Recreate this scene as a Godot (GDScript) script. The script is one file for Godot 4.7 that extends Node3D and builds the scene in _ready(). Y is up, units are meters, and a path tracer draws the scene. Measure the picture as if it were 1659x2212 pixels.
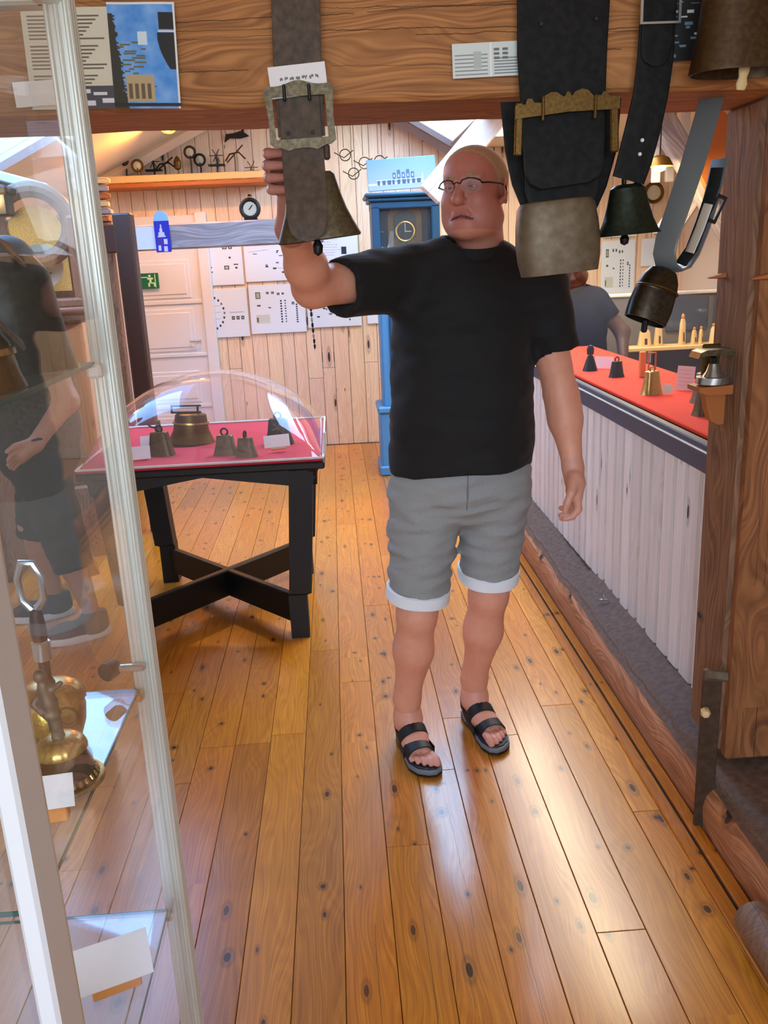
extends Node3D
# A small folk museum: bells hang from a timber beam, a man reaches for one of them.

var M := {}          # materials
var T := {}          # textures
var rng := RandomNumberGenerator.new()
var noi := FastNoiseLite.new()

# ---------------------------------------------------------------- meshes
# A shape is [vertices, triangles]; fin() makes it a mesh with creased normals.

func xf(s: Array, t: Transform3D) -> Array:
	var v := PackedVector3Array()
	for p in s[0]:
		v.append(t * p)
	return [v, s[1]]

func mv(s: Array, p: Vector3, e := Vector3.ZERO) -> Array:
	return xf(s, Transform3D(Basis.from_euler(e * PI / 180.0), p))

func join(list: Array) -> Array:
	var v := PackedVector3Array()
	var t := PackedInt32Array()
	for s in list:
		var n := v.size()
		v.append_array(s[0])
		for i in s[1]:
			t.append(i + n)
	return [v, t]

func fin(s: Array, deg := 35.0, uvm := Vector3.ZERO, off := Vector2.ZERO, col = null) -> ArrayMesh:
	# uvm: (u scale, v scale, grain axis 0/1/2) lays box-projected wood texture coordinates
	var v: PackedVector3Array = s[0]
	var t: PackedInt32Array = s[1]
	var fn := PackedVector3Array()
	var at := {}
	var keys := PackedInt64Array()
	keys.resize(v.size())
	for i in v.size():
		var q := (v[i] * 20000.0).round()
		keys[i] = (int(q.x) & 0xFFFFF) | ((int(q.y) & 0xFFFFF) << 20) | ((int(q.z) & 0xFFFFF) << 40)
	for i in range(0, t.size(), 3):
		var n := (v[t[i]] - v[t[i + 2]]).cross(v[t[i]] - v[t[i + 1]])
		fn.append(n)
		for j in 3:
			var k := keys[t[i + j]]
			if not at.has(k):
				at[k] = PackedInt32Array()
			at[k].append(i / 3)
	var st_v := PackedVector3Array()
	var st_n := PackedVector3Array()
	var st_u := PackedVector2Array()
	var c := cos(deg_to_rad(deg))
	for i in range(0, t.size(), 3):
		var me := fn[i / 3]
		if me.length_squared() < 1e-20:
			continue
		var un := me.normalized()
		for j in 3:
			var p := v[t[i + j]]
			var sum := Vector3.ZERO
			for f in at[keys[t[i + j]]]:
				if fn[f].length_squared() > 1e-20 and fn[f].normalized().dot(un) >= c:
					sum += fn[f]
			st_v.append(p)
			st_n.append(sum.normalized())
			if uvm.x != 0.0:
				var g := int(uvm.z)
				var a := (g + 1) % 3
				var b := (g + 2) % 3
				var w := p[a] if absf(un[b]) > absf(un[a]) else p[b]
				st_u.append(Vector2(w * uvm.x, p[g] * uvm.y) + off)
	var arr := []
	arr.resize(Mesh.ARRAY_MAX)
	arr[Mesh.ARRAY_VERTEX] = st_v
	arr[Mesh.ARRAY_NORMAL] = st_n
	if uvm.x != 0.0:
		arr[Mesh.ARRAY_TEX_UV] = st_u
	if col != null:
		var cs := PackedColorArray()
		cs.resize(st_v.size())
		cs.fill(col)
		arr[Mesh.ARRAY_COLOR] = cs
	var m := ArrayMesh.new()
	m.add_surface_from_arrays(Mesh.PRIMITIVE_TRIANGLES, arr)
	return m

func outward(v: PackedVector3Array, t: PackedInt32Array) -> Array:
	# turns a closed surface inside out if its volume is negative
	var vol := 0.0
	for i in range(0, t.size(), 3):
		vol += v[t[i]].dot(v[t[i + 2]].cross(v[t[i + 1]]))
	if vol < 0.0:
		for i in range(0, t.size(), 3):
			var k := t[i]
			t[i] = t[i + 1]
			t[i + 1] = k
	return [v, t]

func box(x: float, y: float, z: float, b := 0.003) -> Array:
	b = minf(b, minf(x, minf(y, z)) * 0.4)
	var h := Vector3(x, y, z) / 2.0
	var v := PackedVector3Array()
	var t := PackedInt32Array()
	var id := {}
	for sx in [-1, 1]:
		for sy in [-1, 1]:
			for sz in [-1, 1]:
				for a in 3:
					var p := Vector3(sx * (h.x - b), sy * (h.y - b), sz * (h.z - b))
					p[a] += b * [sx, sy, sz][a]
					id[[sx, sy, sz, a]] = v.size()
					v.append(p)
	var polys := []
	for a in 3:
		var o := (a + 1) % 3
		var w := (a + 2) % 3
		for s in [-1, 1]:
			var q := []
			for k in [[-1, -1], [1, -1], [1, 1], [-1, 1]]:
				var c := [0, 0, 0]
				c[a] = s
				c[o] = k[0]
				c[w] = k[1]
				q.append(id[[c[0], c[1], c[2], a]])
			polys.append(q)
		for s in [-1, 1]:
			for r in [-1, 1]:
				var c0 := [0, 0, 0]
				c0[o] = s
				c0[w] = r
				var c1 := c0.duplicate()
				c0[a] = -1
				c1[a] = 1
				polys.append([id[[c0[0], c0[1], c0[2], o]], id[[c1[0], c1[1], c1[2], o]], id[[c1[0], c1[1], c1[2], w]], id[[c0[0], c0[1], c0[2], w]]])
	for sx in [-1, 1]:
		for sy in [-1, 1]:
			for sz in [-1, 1]:
				polys.append([id[[sx, sy, sz, 0]], id[[sx, sy, sz, 1]], id[[sx, sy, sz, 2]]])
	for q in polys:
		var n := (v[q[0]] - v[q[2]]).cross(v[q[0]] - v[q[1]])
		if n.dot(v[q[0]] + v[q[1]] + v[q[2]]) < 0.0:
			q.reverse()
		for i in range(1, q.size() - 1):
			t.append_array([q[0], q[i], q[i + 1]])
	return [v, t]

func loft(rings: Array, caps := true) -> Array:
	# rings of equally many points, joined one to the next
	var v := PackedVector3Array()
	var t := PackedInt32Array()
	var n: int = rings[0].size()
	for r in rings:
		for p in r:
			v.append(p)
	for i in rings.size() - 1:
		for j in n:
			var a := i * n + j
			var b := i * n + (j + 1) % n
			t.append_array([a, b, a + n, b, b + n, a + n])
	if caps:
		for e in [0, rings.size() - 1]:
			var m := Vector3.ZERO
			for p in rings[e]:
				m += p
			v.append(m / n)
			for j in n:
				var a: int = e * n + j
				var b: int = e * n + (j + 1) % n
				t.append_array([b, a, v.size() - 1] if e == 0 else [a, b, v.size() - 1])
	return outward(v, t)

func lathe(prof: Array, n := 32, sz := 1.0, pw := 1.0) -> Array:
	# turned profile of (radius, height); sz flattens it, pw < 1 squares it
	var rings := []
	for q in prof:
		var r := PackedVector3Array()
		for j in n:
			var a := TAU * j / n
			var c := cos(a)
			var s := sin(a)
			r.append(Vector3(signf(c) * pow(absf(c), pw) * q.x, q.y, signf(s) * pow(absf(s), pw) * q.x * sz))
		rings.append(r)
	return loft(rings)

func vessel(prof: Array, th: float, n := 32, sz := 1.0, pw := 1.0) -> Array:
	# an open-mouthed shell: outside from top to mouth, then back up inside
	var p := [Vector2(0.0005, prof[0].y)]
	p.append_array(prof)
	for i in range(prof.size() - 1, -1, -1):
		p.append(Vector2(maxf(prof[i].x - th, 0.001), prof[i].y - (th if i < prof.size() - 1 else 0.0)))
	p.append(Vector2(0.0005, prof[0].y - th))
	return lathe(p, n, sz, pw)

func tube(pts: Array, rad, n := 8) -> Array:
	var rings := []
	var side := Vector3.ZERO
	for i in pts.size():
		var d: Vector3 = (pts[mini(i + 1, pts.size() - 1)] - pts[maxi(i - 1, 0)]).normalized()
		if side == Vector3.ZERO:
			side = d.cross(Vector3.UP if absf(d.y) < 0.9 else Vector3.RIGHT).normalized()
		side = (side - d * side.dot(d)).normalized()
		var up := d.cross(side)
		var r: float = rad[i] if rad is Array else rad
		var ring := PackedVector3Array()
		for j in n:
			ring.append(pts[i] + (side * cos(TAU * j / n) + up * sin(TAU * j / n)) * r)
		rings.append(ring)
	return loft(rings)

func hoop(c: Vector3, ra: float, r: float, e := Vector3.ZERO, n := 24, m := 8) -> Array:
	var v := PackedVector3Array()
	var t := PackedInt32Array()
	for i in n:
		var a := TAU * i / n
		for j in m:
			var b := TAU * j / m
			v.append(Vector3(cos(a) * (ra + r * cos(b)), sin(a) * (ra + r * cos(b)), r * sin(b)))
			var k := ((i + 1) % n) * m
			t.append_array([i * m + j, k + j, i * m + (j + 1) % m, k + j, k + (j + 1) % m, i * m + (j + 1) % m])
	return mv(outward(v, t), c, e)

func ribbon(pts: Array, wide, wid, th: float) -> Array:
	# a strap: a flat band with rounded edges along a path; wide is the width direction
	var rings := []
	for i in pts.size():
		var d: Vector3 = (pts[mini(i + 1, pts.size() - 1)] - pts[maxi(i - 1, 0)]).normalized()
		var w: Vector3 = wide[i] if wide is Array else wide
		w = (w - d * w.dot(d)).normalized()
		var n := d.cross(w)
		var h: float = (wid[i] if wid is Array else wid) / 2.0
		var e := minf(th * 0.5, h * 0.3)
		var ring := PackedVector3Array()
		for q in [[-h, -0.25], [-h + e, -0.5], [0.0, -0.5], [h - e, -0.5], [h, -0.25], [h, 0.25], [h - e, 0.5], [0.0, 0.5], [-h + e, 0.5], [-h, 0.25]]:
			ring.append(pts[i] + w * q[0] + n * q[1] * th)
		rings.append(ring)
	return loft(rings)

func slab(poly: PackedVector2Array, d: float) -> Array:
	# an outline in x, y given thickness along z
	var v := PackedVector3Array()
	var t := PackedInt32Array()
	var n := poly.size()
	for s in [0.5, -0.5]:
		for p in poly:
			v.append(Vector3(p.x, p.y, d * s))
	var tri := Geometry2D.triangulate_polygon(poly)
	for i in range(0, tri.size(), 3):
		t.append_array([tri[i], tri[i + 1], tri[i + 2]])
		t.append_array([tri[i + 2] + n, tri[i + 1] + n, tri[i] + n])
	for j in n:
		var k := (j + 1) % n
		var e := [j, k, j + n, k, k + n, j + n]
		t.append_array(e)
	# caps from the triangulation may wind either way; make both agree with the sides
	var area := 0.0
	for j in n:
		area += poly[j].cross(poly[(j + 1) % n])
	var cap_n := 0.0
	for i in range(0, tri.size(), 3):
		cap_n += (poly[tri[i + 1]] - poly[tri[i]]).cross(poly[tri[i + 2]] - poly[tri[i]])
	if (area > 0.0) == (cap_n > 0.0):
		for i in range(tri.size() * 2, t.size(), 3):
			var k := t[i]
			t[i] = t[i + 1]
			t[i + 1] = k
	return outward(v, t)

func P(a: Array) -> PackedVector2Array:
	var r := PackedVector2Array()
	for i in range(0, a.size(), 2):
		r.append(Vector2(a[i], a[i + 1]))
	return r

func quads(corners: Array, th: float) -> Array:
	# a flat four-cornered panel with thickness away from its first face
	var n: Vector3 = (corners[1] - corners[0]).cross(corners[3] - corners[0]).normalized() * th
	var b := []
	for c in corners:
		b.append(c + n)
	return loft([PackedVector3Array(corners), PackedVector3Array(b)])

func sheet(w: float, h: float, th := 0.0006, bend := 0.0) -> ArrayMesh:
	# a card or paper with texture coordinates over its face; bend bows it
	var v := PackedVector3Array()
	var nn := PackedVector3Array()
	var u := PackedVector2Array()
	var t := PackedInt32Array()
	var n := 9
	for s in [1, -1]:
		for i in n:
			for j in 2:
				var x := -0.5 + float(i) / (n - 1)
				v.append(Vector3(x * w, (j - 0.5) * h, s * th / 2.0 + bend * sin(x * 5.0) * (0.4 + j)))
				nn.append(Vector3(-bend * 5.0 / w * cos(x * 5.0), 0, 1).normalized() * s)
				u.append(Vector2(x + 0.5, 1.0 - j))
		var o := 0 if s == 1 else n * 2
		for i in n - 1:
			var a := o + i * 2
			var q := [a, a + 1, a + 2, a + 1, a + 3, a + 2]
			if s == -1:
				q.reverse()
			t.append_array(q)
	var arr := []
	arr.resize(Mesh.ARRAY_MAX)
	arr[Mesh.ARRAY_VERTEX] = v
	arr[Mesh.ARRAY_NORMAL] = nn
	arr[Mesh.ARRAY_TEX_UV] = u
	arr[Mesh.ARRAY_INDEX] = t
	var m := ArrayMesh.new()
	m.add_surface_from_arrays(Mesh.PRIMITIVE_TRIANGLES, arr)
	return m

# ---------------------------------------------------------------- blended bodies
# An Sdf is a list of limbs and lumps blended into one surface and meshed with surface nets.

class Sdf:
	var op := PackedInt32Array()     # 0 join, 1 carve, 2 keep inside
	var kind := PackedInt32Array()   # 0 tapered limb, 1 ellipsoid, 2 half space, 3 limb cut flat at its end
	var k := PackedFloat32Array()
	var a := PackedVector3Array()
	var b := PackedVector3Array()
	var r := PackedVector2Array()
	var q := PackedVector3Array()
	var turn: Array[Basis] = []
	var wave: FastNoiseLite
	var wave_amp := 0.0
	var wave_scale := Vector3.ONE

	func add(o: int, kd: int, kk: float, aa: Vector3, bb: Vector3, rr: Vector2, tt := Basis()) -> void:
		op.append(o)
		kind.append(kd)
		k.append(maxf(kk, 0.0005))
		a.append(aa)
		b.append(bb)
		r.append(rr)
		q.append(bb - aa)
		turn.append(tt)

	func limb(aa: Vector3, bb: Vector3, ra: float, rb: float, kk := 0.03, o := 0) -> void:
		add(o, 0, kk, aa, bb, Vector2(ra, rb))

	func stump(aa: Vector3, bb: Vector3, ra: float, rb: float, kk := 0.03, o := 0) -> void:
		add(o, 3, kk, aa, bb, Vector2(ra, rb))

	func egg(c: Vector3, rad: Vector3, kk := 0.03, o := 0, tt := Basis()) -> void:
		add(o, 1, kk, c, rad, Vector2.ZERO, tt)

	func keep(n: Vector3, through: Vector3, kk := 0.004) -> void:   # keeps what lies behind the plane
		add(2, 2, kk, n.normalized(), through, Vector2.ZERO)

	func one(i: int, p: Vector3) -> float:
		var kd := kind[i]
		if kd == 1:
			var e := turn[i] * (p - a[i])
			var n := e / b[i]
			var k0 := n.length()
			var k1 := (n / b[i]).length()
			return k0 * (k0 - 1.0) / k1 if k1 > 1e-6 else -b[i].x
		if kd == 2:
			return (p - b[i]).dot(a[i])
		var d := p - a[i]
		var ab := q[i]
		var h := clampf(d.dot(ab) / ab.length_squared(), 0.0, 1.0)
		var s := (d - ab * h).length() - lerpf(r[i].x, r[i].y, h)
		if kd == 3:
			s = maxf(s, (p - b[i]).dot(ab.normalized()))
		return s

	func at(p: Vector3, ids: PackedInt32Array) -> float:
		var d := 1e3
		for i in ids:
			var e := one(i, p)
			var o := op[i]
			var kk := k[i]
			if o == 0:
				var h := maxf(kk - absf(d - e), 0.0) / kk
				d = minf(d, e) - h * h * kk * 0.25
			else:
				if o == 1:
					e = -e
				var h := maxf(kk - absf(d - e), 0.0) / kk
				d = maxf(d, e) + h * h * kk * 0.25
		if wave_amp > 0.0:
			var w := p * wave_scale
			d += wave_amp * wave.get_noise_3d(w.x, w.y, w.z)
		return d

	func mesh(cell: float, base: Vector3, paint = null) -> Array:
		# [vertices, normals, triangles, colours]
		var lo := Vector3.INF
		var hi := -Vector3.INF
		for i in op.size():
			if op[i] == 0:
				var pad := Vector3.ONE * maxf(r[i].x, r[i].y)
				if kind[i] == 1:
					pad = Vector3.ONE * b[i][b[i].max_axis_index()]
				lo = lo.min(a[i] - pad)
				hi = hi.max(a[i] + pad)
				if kind[i] != 1:
					lo = lo.min(b[i] - pad)
					hi = hi.max(b[i] + pad)
		lo -= Vector3.ONE * cell * 3.0
		hi += Vector3.ONE * cell * 3.0
		var B := 6
		var nb := Vector3i(((hi - lo) / (cell * B)).ceil())
		var half := cell * B * 0.5
		var diag := half * 1.7321
		var all := PackedInt32Array(range(op.size()))
		var cells := {}
		var V := PackedVector3Array()
		var flags := PackedInt32Array()
		var where: Array[Vector3i] = []
		var s := PackedFloat32Array()
		var w := B + 1
		s.resize(w * w * w)
		for bx in nb.x:
			for by in nb.y:
				for bz in nb.z:
					var c0 := lo + Vector3(bx, by, bz) * (cell * B)
					var mid := c0 + Vector3.ONE * half
					var dm := at(mid, all)
					if absf(dm) > diag * 1.5 + 0.02:
						continue
					var ids := PackedInt32Array()
					for i in all:
						var e := one(i, mid)
						if op[i] == 0:
							if e < maxf(dm, 0.0) + 2.2 * diag + k[i] + 0.01:
								ids.append(i)
						elif op[i] == 1:
							if e < diag * 1.2 + k[i]:
								ids.append(i)
						elif e > -diag * 1.2 - k[i]:
							ids.append(i)
					var n := 0
					var pos := 0
					for x in w:
						for y in w:
							for z in w:
								var d := at(c0 + Vector3(x, y, z) * cell, ids)
								s[n] = d
								n += 1
								if d > 0.0:
									pos += 1
					if pos == 0 or pos == n:
						continue
					for x in B:
						for y in B:
							for z in B:
								var i0 := (x * w + y) * w + z
								var v0 := s[i0]
								var v1 := s[i0 + 1]
								var v2 := s[i0 + w]
								var v3 := s[i0 + w + 1]
								var v4 := s[i0 + w * w]
								var v5 := s[i0 + w * w + 1]
								var v6 := s[i0 + w * w + w]
								var v7 := s[i0 + w * w + w + 1]
								var neg := int(v0 < 0) + int(v1 < 0) + int(v2 < 0) + int(v3 < 0) + int(v4 < 0) + int(v5 < 0) + int(v6 < 0) + int(v7 < 0)
								if neg == 0 or neg == 8:
									continue
								var sum := Vector3.ZERO
								var cnt := 0
								if (v0 < 0) != (v1 < 0):
									sum += Vector3(0, 0, v0 / (v0 - v1)); cnt += 1
								if (v2 < 0) != (v3 < 0):
									sum += Vector3(0, 1, v2 / (v2 - v3)); cnt += 1
								if (v4 < 0) != (v5 < 0):
									sum += Vector3(1, 0, v4 / (v4 - v5)); cnt += 1
								if (v6 < 0) != (v7 < 0):
									sum += Vector3(1, 1, v6 / (v6 - v7)); cnt += 1
								if (v0 < 0) != (v2 < 0):
									sum += Vector3(0, v0 / (v0 - v2), 0); cnt += 1
								if (v1 < 0) != (v3 < 0):
									sum += Vector3(0, v1 / (v1 - v3), 1); cnt += 1
								if (v4 < 0) != (v6 < 0):
									sum += Vector3(1, v4 / (v4 - v6), 0); cnt += 1
								if (v5 < 0) != (v7 < 0):
									sum += Vector3(1, v5 / (v5 - v7), 1); cnt += 1
								if (v0 < 0) != (v4 < 0):
									sum += Vector3(v0 / (v0 - v4), 0, 0); cnt += 1
								if (v1 < 0) != (v5 < 0):
									sum += Vector3(v1 / (v1 - v5), 0, 1); cnt += 1
								if (v2 < 0) != (v6 < 0):
									sum += Vector3(v2 / (v2 - v6), 1, 0); cnt += 1
								if (v3 < 0) != (v7 < 0):
									sum += Vector3(v3 / (v3 - v7), 1, 1); cnt += 1
								var g := Vector3i(bx * B + x, by * B + y, bz * B + z)
								cells[g] = V.size()
								where.append(g)
								V.append(c0 + (Vector3(x, y, z) + sum / cnt) * cell)
								var f := 0
								if (v0 < 0) != (v4 < 0):
									f |= 1
								if (v0 < 0) != (v2 < 0):
									f |= 2
								if (v0 < 0) != (v1 < 0):
									f |= 4
								if v0 < 0:
									f |= 8
								flags.append(f)
		var tri := PackedInt32Array()
		var ax := [Vector3i(1, 0, 0), Vector3i(0, 1, 0), Vector3i(0, 0, 1)]
		for i in V.size():
			var f := flags[i]
			if f & 7 == 0:
				continue
			for e in 3:
				if f & (1 << e) == 0:
					continue
				var u: Vector3i = ax[(e + 1) % 3]
				var t: Vector3i = ax[(e + 2) % 3]
				var g := where[i]
				var c1 = cells.get(g - u)
				var c2 = cells.get(g - u - t)
				var c3 = cells.get(g - t)
				if c1 == null or c2 == null or c3 == null:
					continue
				if f & 8:
					tri.append_array([i, c2, c1, i, c3, c2])
				else:
					tri.append_array([i, c1, c2, i, c2, c3])
		var N := PackedVector3Array()
		N.resize(V.size())
		for i in range(0, tri.size(), 3):
			var n := (V[tri[i]] - V[tri[i + 2]]).cross(V[tri[i]] - V[tri[i + 1]])
			N[tri[i]] += n
			N[tri[i + 1]] += n
			N[tri[i + 2]] += n
		var C := PackedColorArray()
		for i in V.size():
			N[i] = N[i].normalized()
			C.append(paint.call(V[i]) if paint != null else Color.WHITE)
			V[i] -= base
		return [V, N, tri, C]

func blend_mesh(parts: Array) -> ArrayMesh:
	# several Sdf meshes as one surface
	var V := PackedVector3Array()
	var N := PackedVector3Array()
	var I := PackedInt32Array()
	var C := PackedColorArray()
	for p in parts:
		var n := V.size()
		V.append_array(p[0])
		N.append_array(p[1])
		C.append_array(p[3])
		for i in p[2]:
			I.append(i + n)
	var arr := []
	arr.resize(Mesh.ARRAY_MAX)
	arr[Mesh.ARRAY_VERTEX] = V
	arr[Mesh.ARRAY_NORMAL] = N
	arr[Mesh.ARRAY_COLOR] = C
	arr[Mesh.ARRAY_INDEX] = I
	var m := ArrayMesh.new()
	m.add_surface_from_arrays(Mesh.PRIMITIVE_TRIANGLES, arr)
	return m

# ---------------------------------------------------------------- nodes

var taken := {}

func numbered(called: String) -> String:
	if not taken.has(called):
		taken[called] = 0
		return called
	taken[called] += 1
	return "%s_%03d" % [called, taken[called]]

func metas(o: Node, label: String, category := "", group := "") -> void:
	o.set_meta("label", label)
	if category:
		o.set_meta("category", category)
	if group:
		o.set_meta("group", group)

func thing(called: String, label: String, category: String, at := Vector3.ZERO, turn := Vector3.ZERO, group := "") -> Node3D:
	var o := Node3D.new()
	o.name = numbered(called)
	add_child(o)
	o.position = at
	o.rotation_degrees = turn
	metas(o, label, category, group)
	return o

func part(called: String, mesh: Mesh, m: Material, to: Node, at := Vector3.ZERO, turn := Vector3.ZERO, label := "") -> MeshInstance3D:
	var o := MeshInstance3D.new()
	o.name = called
	o.mesh = mesh
	o.material_override = m
	to.add_child(o, true)
	o.position = at
	o.rotation_degrees = turn
	if label:
		o.set_meta("label", label)
	return o

func solo(called: String, mesh: Mesh, m: Material, label: String, category: String, at := Vector3.ZERO, turn := Vector3.ZERO, group := "") -> MeshInstance3D:
	var o := part(numbered(called), mesh, m, self, at, turn)
	metas(o, label, category, group)
	return o

func struct(called: String, label: String, category := "") -> Node3D:
	var o := Node3D.new()
	o.name = numbered(called)
	add_child(o)
	metas(o, label, category)
	o.set_meta("kind", "structure")
	return o

func copy(src: Node3D, label: String, at: Vector3, turn := Vector3.ZERO) -> Node3D:
	var o: Node3D = src.duplicate()
	o.name = numbered(String(src.name).rstrip("0123456789").trim_suffix("_"))
	add_child(o)
	o.position = at
	o.rotation_degrees = turn
	o.set_meta("label", label)
	return o

# ---------------------------------------------------------------- textures and materials

func bytes_tex(w: int, h: int, d: PackedByteArray) -> ImageTexture:
	return ImageTexture.create_from_image(Image.create_from_data(w, h, false, Image.FORMAT_RGB8, d))

func blotch(c1: Color, c2: Color, freq: float, sd: int, n := 256, sharp := 1.0, oct := 4) -> ImageTexture:
	var f := FastNoiseLite.new()
	f.seed = sd
	f.frequency = freq
	f.fractal_octaves = oct
	var im := f.get_seamless_image(n, n)
	im.convert(Image.FORMAT_L8)
	var src := im.get_data()
	var d := PackedByteArray()
	d.resize(n * n * 3)
	for i in n * n:
		var t := clampf((src[i] / 255.0 - 0.5) * sharp + 0.5, 0.0, 1.0)
		var c := c1.lerp(c2, t)
		d[i * 3] = int(c.r * 255)
		d[i * 3 + 1] = int(c.g * 255)
		d[i * 3 + 2] = int(c.b * 255)
	return bytes_tex(n, n, d)

func wood(w: int, h: int, strips: int, light: Color, dark: Color, fine: float, knots: int, cracks: int, sd: int) -> ImageTexture:
	# grain runs down the picture; strips have each their own grain
	var d := PackedByteArray()
	d.resize(w * h * 3)
	var f := FastNoiseLite.new()
	f.seed = sd
	f.frequency = 1.0
	f.fractal_octaves = 2
	var r := RandomNumberGenerator.new()
	r.seed = sd
	var amp := 0.38 if strips == 8 else 0.60
	var sw := w / strips
	var tone := []
	for s in strips:
		tone.append(r.randf_range(-0.2, 0.2))
	for y in h:
		for x in w:
			var s := x / sw
			var u := float(x) + s * 911.0
			var bend := f.get_noise_2d(u * 0.006, y * 0.0035 + s * 7.0)
			var g := f.get_noise_2d(u * fine + bend * 6.0, y * 0.006)
			var ring := 0.5 + 0.5 * sin(u * 0.11 + bend * 22.0)
			var t := clampf(0.55 + g * amp - (ring - 0.5) * 0.14 + tone[s], 0.0, 1.0)
			var i := (y * w + x) * 3
			d[i] = int((dark.r + (light.r - dark.r) * t) * 255)
			d[i + 1] = int((dark.g + (light.g - dark.g) * t) * 255)
			d[i + 2] = int((dark.b + (light.b - dark.b) * t) * 255)
	for n in knots:
		var s := r.randi_range(0, strips - 1)
		var rx := minf(sw, 200.0) * r.randf_range(0.016, 0.062)
		var ry := rx * r.randf_range(0.4, 1.2)
		var cx := s * sw + r.randf_range(0.2, 0.8) * sw
		var cy := r.randf_range(ry * 4, h - ry * 4)
		var deep := r.randf_range(0.62, 0.92)
		for y in range(int(cy - ry * 3), int(cy + ry * 3)):
			for x in range(maxi(s * sw, int(cx - rx * 3)), mini((s + 1) * sw, int(cx + rx * 3))):
				var e := Vector2((x - cx) / rx, (y - cy) / ry).length()
				var q := deep * clampf(1.35 - e, 0.0, 0.35) / 0.35 + 0.22 * clampf(1.0 - absf(e - 2.0), 0.0, 1.0)
				var i := (y * w + x) * 3
				if i < 0 or i + 2 >= d.size():
					continue
				d[i] = int(d[i] * (1.0 - q * 0.85))
				d[i + 1] = int(d[i + 1] * (1.0 - q * 0.9))
				d[i + 2] = int(d[i + 2] * (1.0 - q * 0.85))
	for n in cracks:
		var x := r.randf_range(4, w - 4)
		var y0 := r.randi_range(0, h - 10)
		var ln := r.randi_range(h / 12, h / 3)
		var dp := r.randf_range(0.3, 0.75)
		for y in range(y0, mini(h, y0 + ln)):
			x += r.randf_range(-0.5, 0.5)
			var i := (y * w + clampi(int(x), 0, w - 1)) * 3
			for c in 3:
				d[i + c] = int(d[i + c] * (1.0 - dp))
	return bytes_tex(w, h, d)

func mat(key: String, c: Color, rough := 0.6, metal := 0.0, tex: Texture2D = null, scale := 0.0, bump := 0.0) -> StandardMaterial3D:
	var m := StandardMaterial3D.new()
	m.resource_name = key
	m.albedo_color = c
	m.roughness = rough
	m.metallic = metal
	if tex:
		m.albedo_texture = tex
		if scale != 0.0:
			m.uv1_triplanar = true
			m.uv1_scale = Vector3.ONE * scale
		if bump > 0.0:
			m.heightmap_enabled = true
			m.heightmap_texture = tex
			m.heightmap_scale = bump
	M[key] = m
	return m

func glassy(key: String, c: Color, a: float, rough := 0.02) -> StandardMaterial3D:
	var m := mat(key, Color(c.r, c.g, c.b, a), rough)
	m.transparency = BaseMaterial3D.TRANSPARENCY_ALPHA
	m.cull_mode = BaseMaterial3D.CULL_DISABLED
	return m

func page(w: int, h: int, bg: Color) -> Image:
	var im := Image.create(w, h, false, Image.FORMAT_RGB8)
	im.fill(bg)
	return im

func scrawl(im: Image, x: int, y: int, w: int, hgt: int, c: Color) -> void:
	# a line of small print, too small in the photograph to read
	var e := x
	while e < x + w:
		var n := rng.randi_range(3, 9) * hgt / 4
		for q in range(e, mini(e + n, x + w), maxi(2, hgt / 2)):
			im.fill_rect(Rect2i(q, y + rng.randi_range(0, hgt / 3), maxi(1, hgt / 3), hgt - rng.randi_range(0, hgt / 3)), c)
		e += n + hgt

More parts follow.
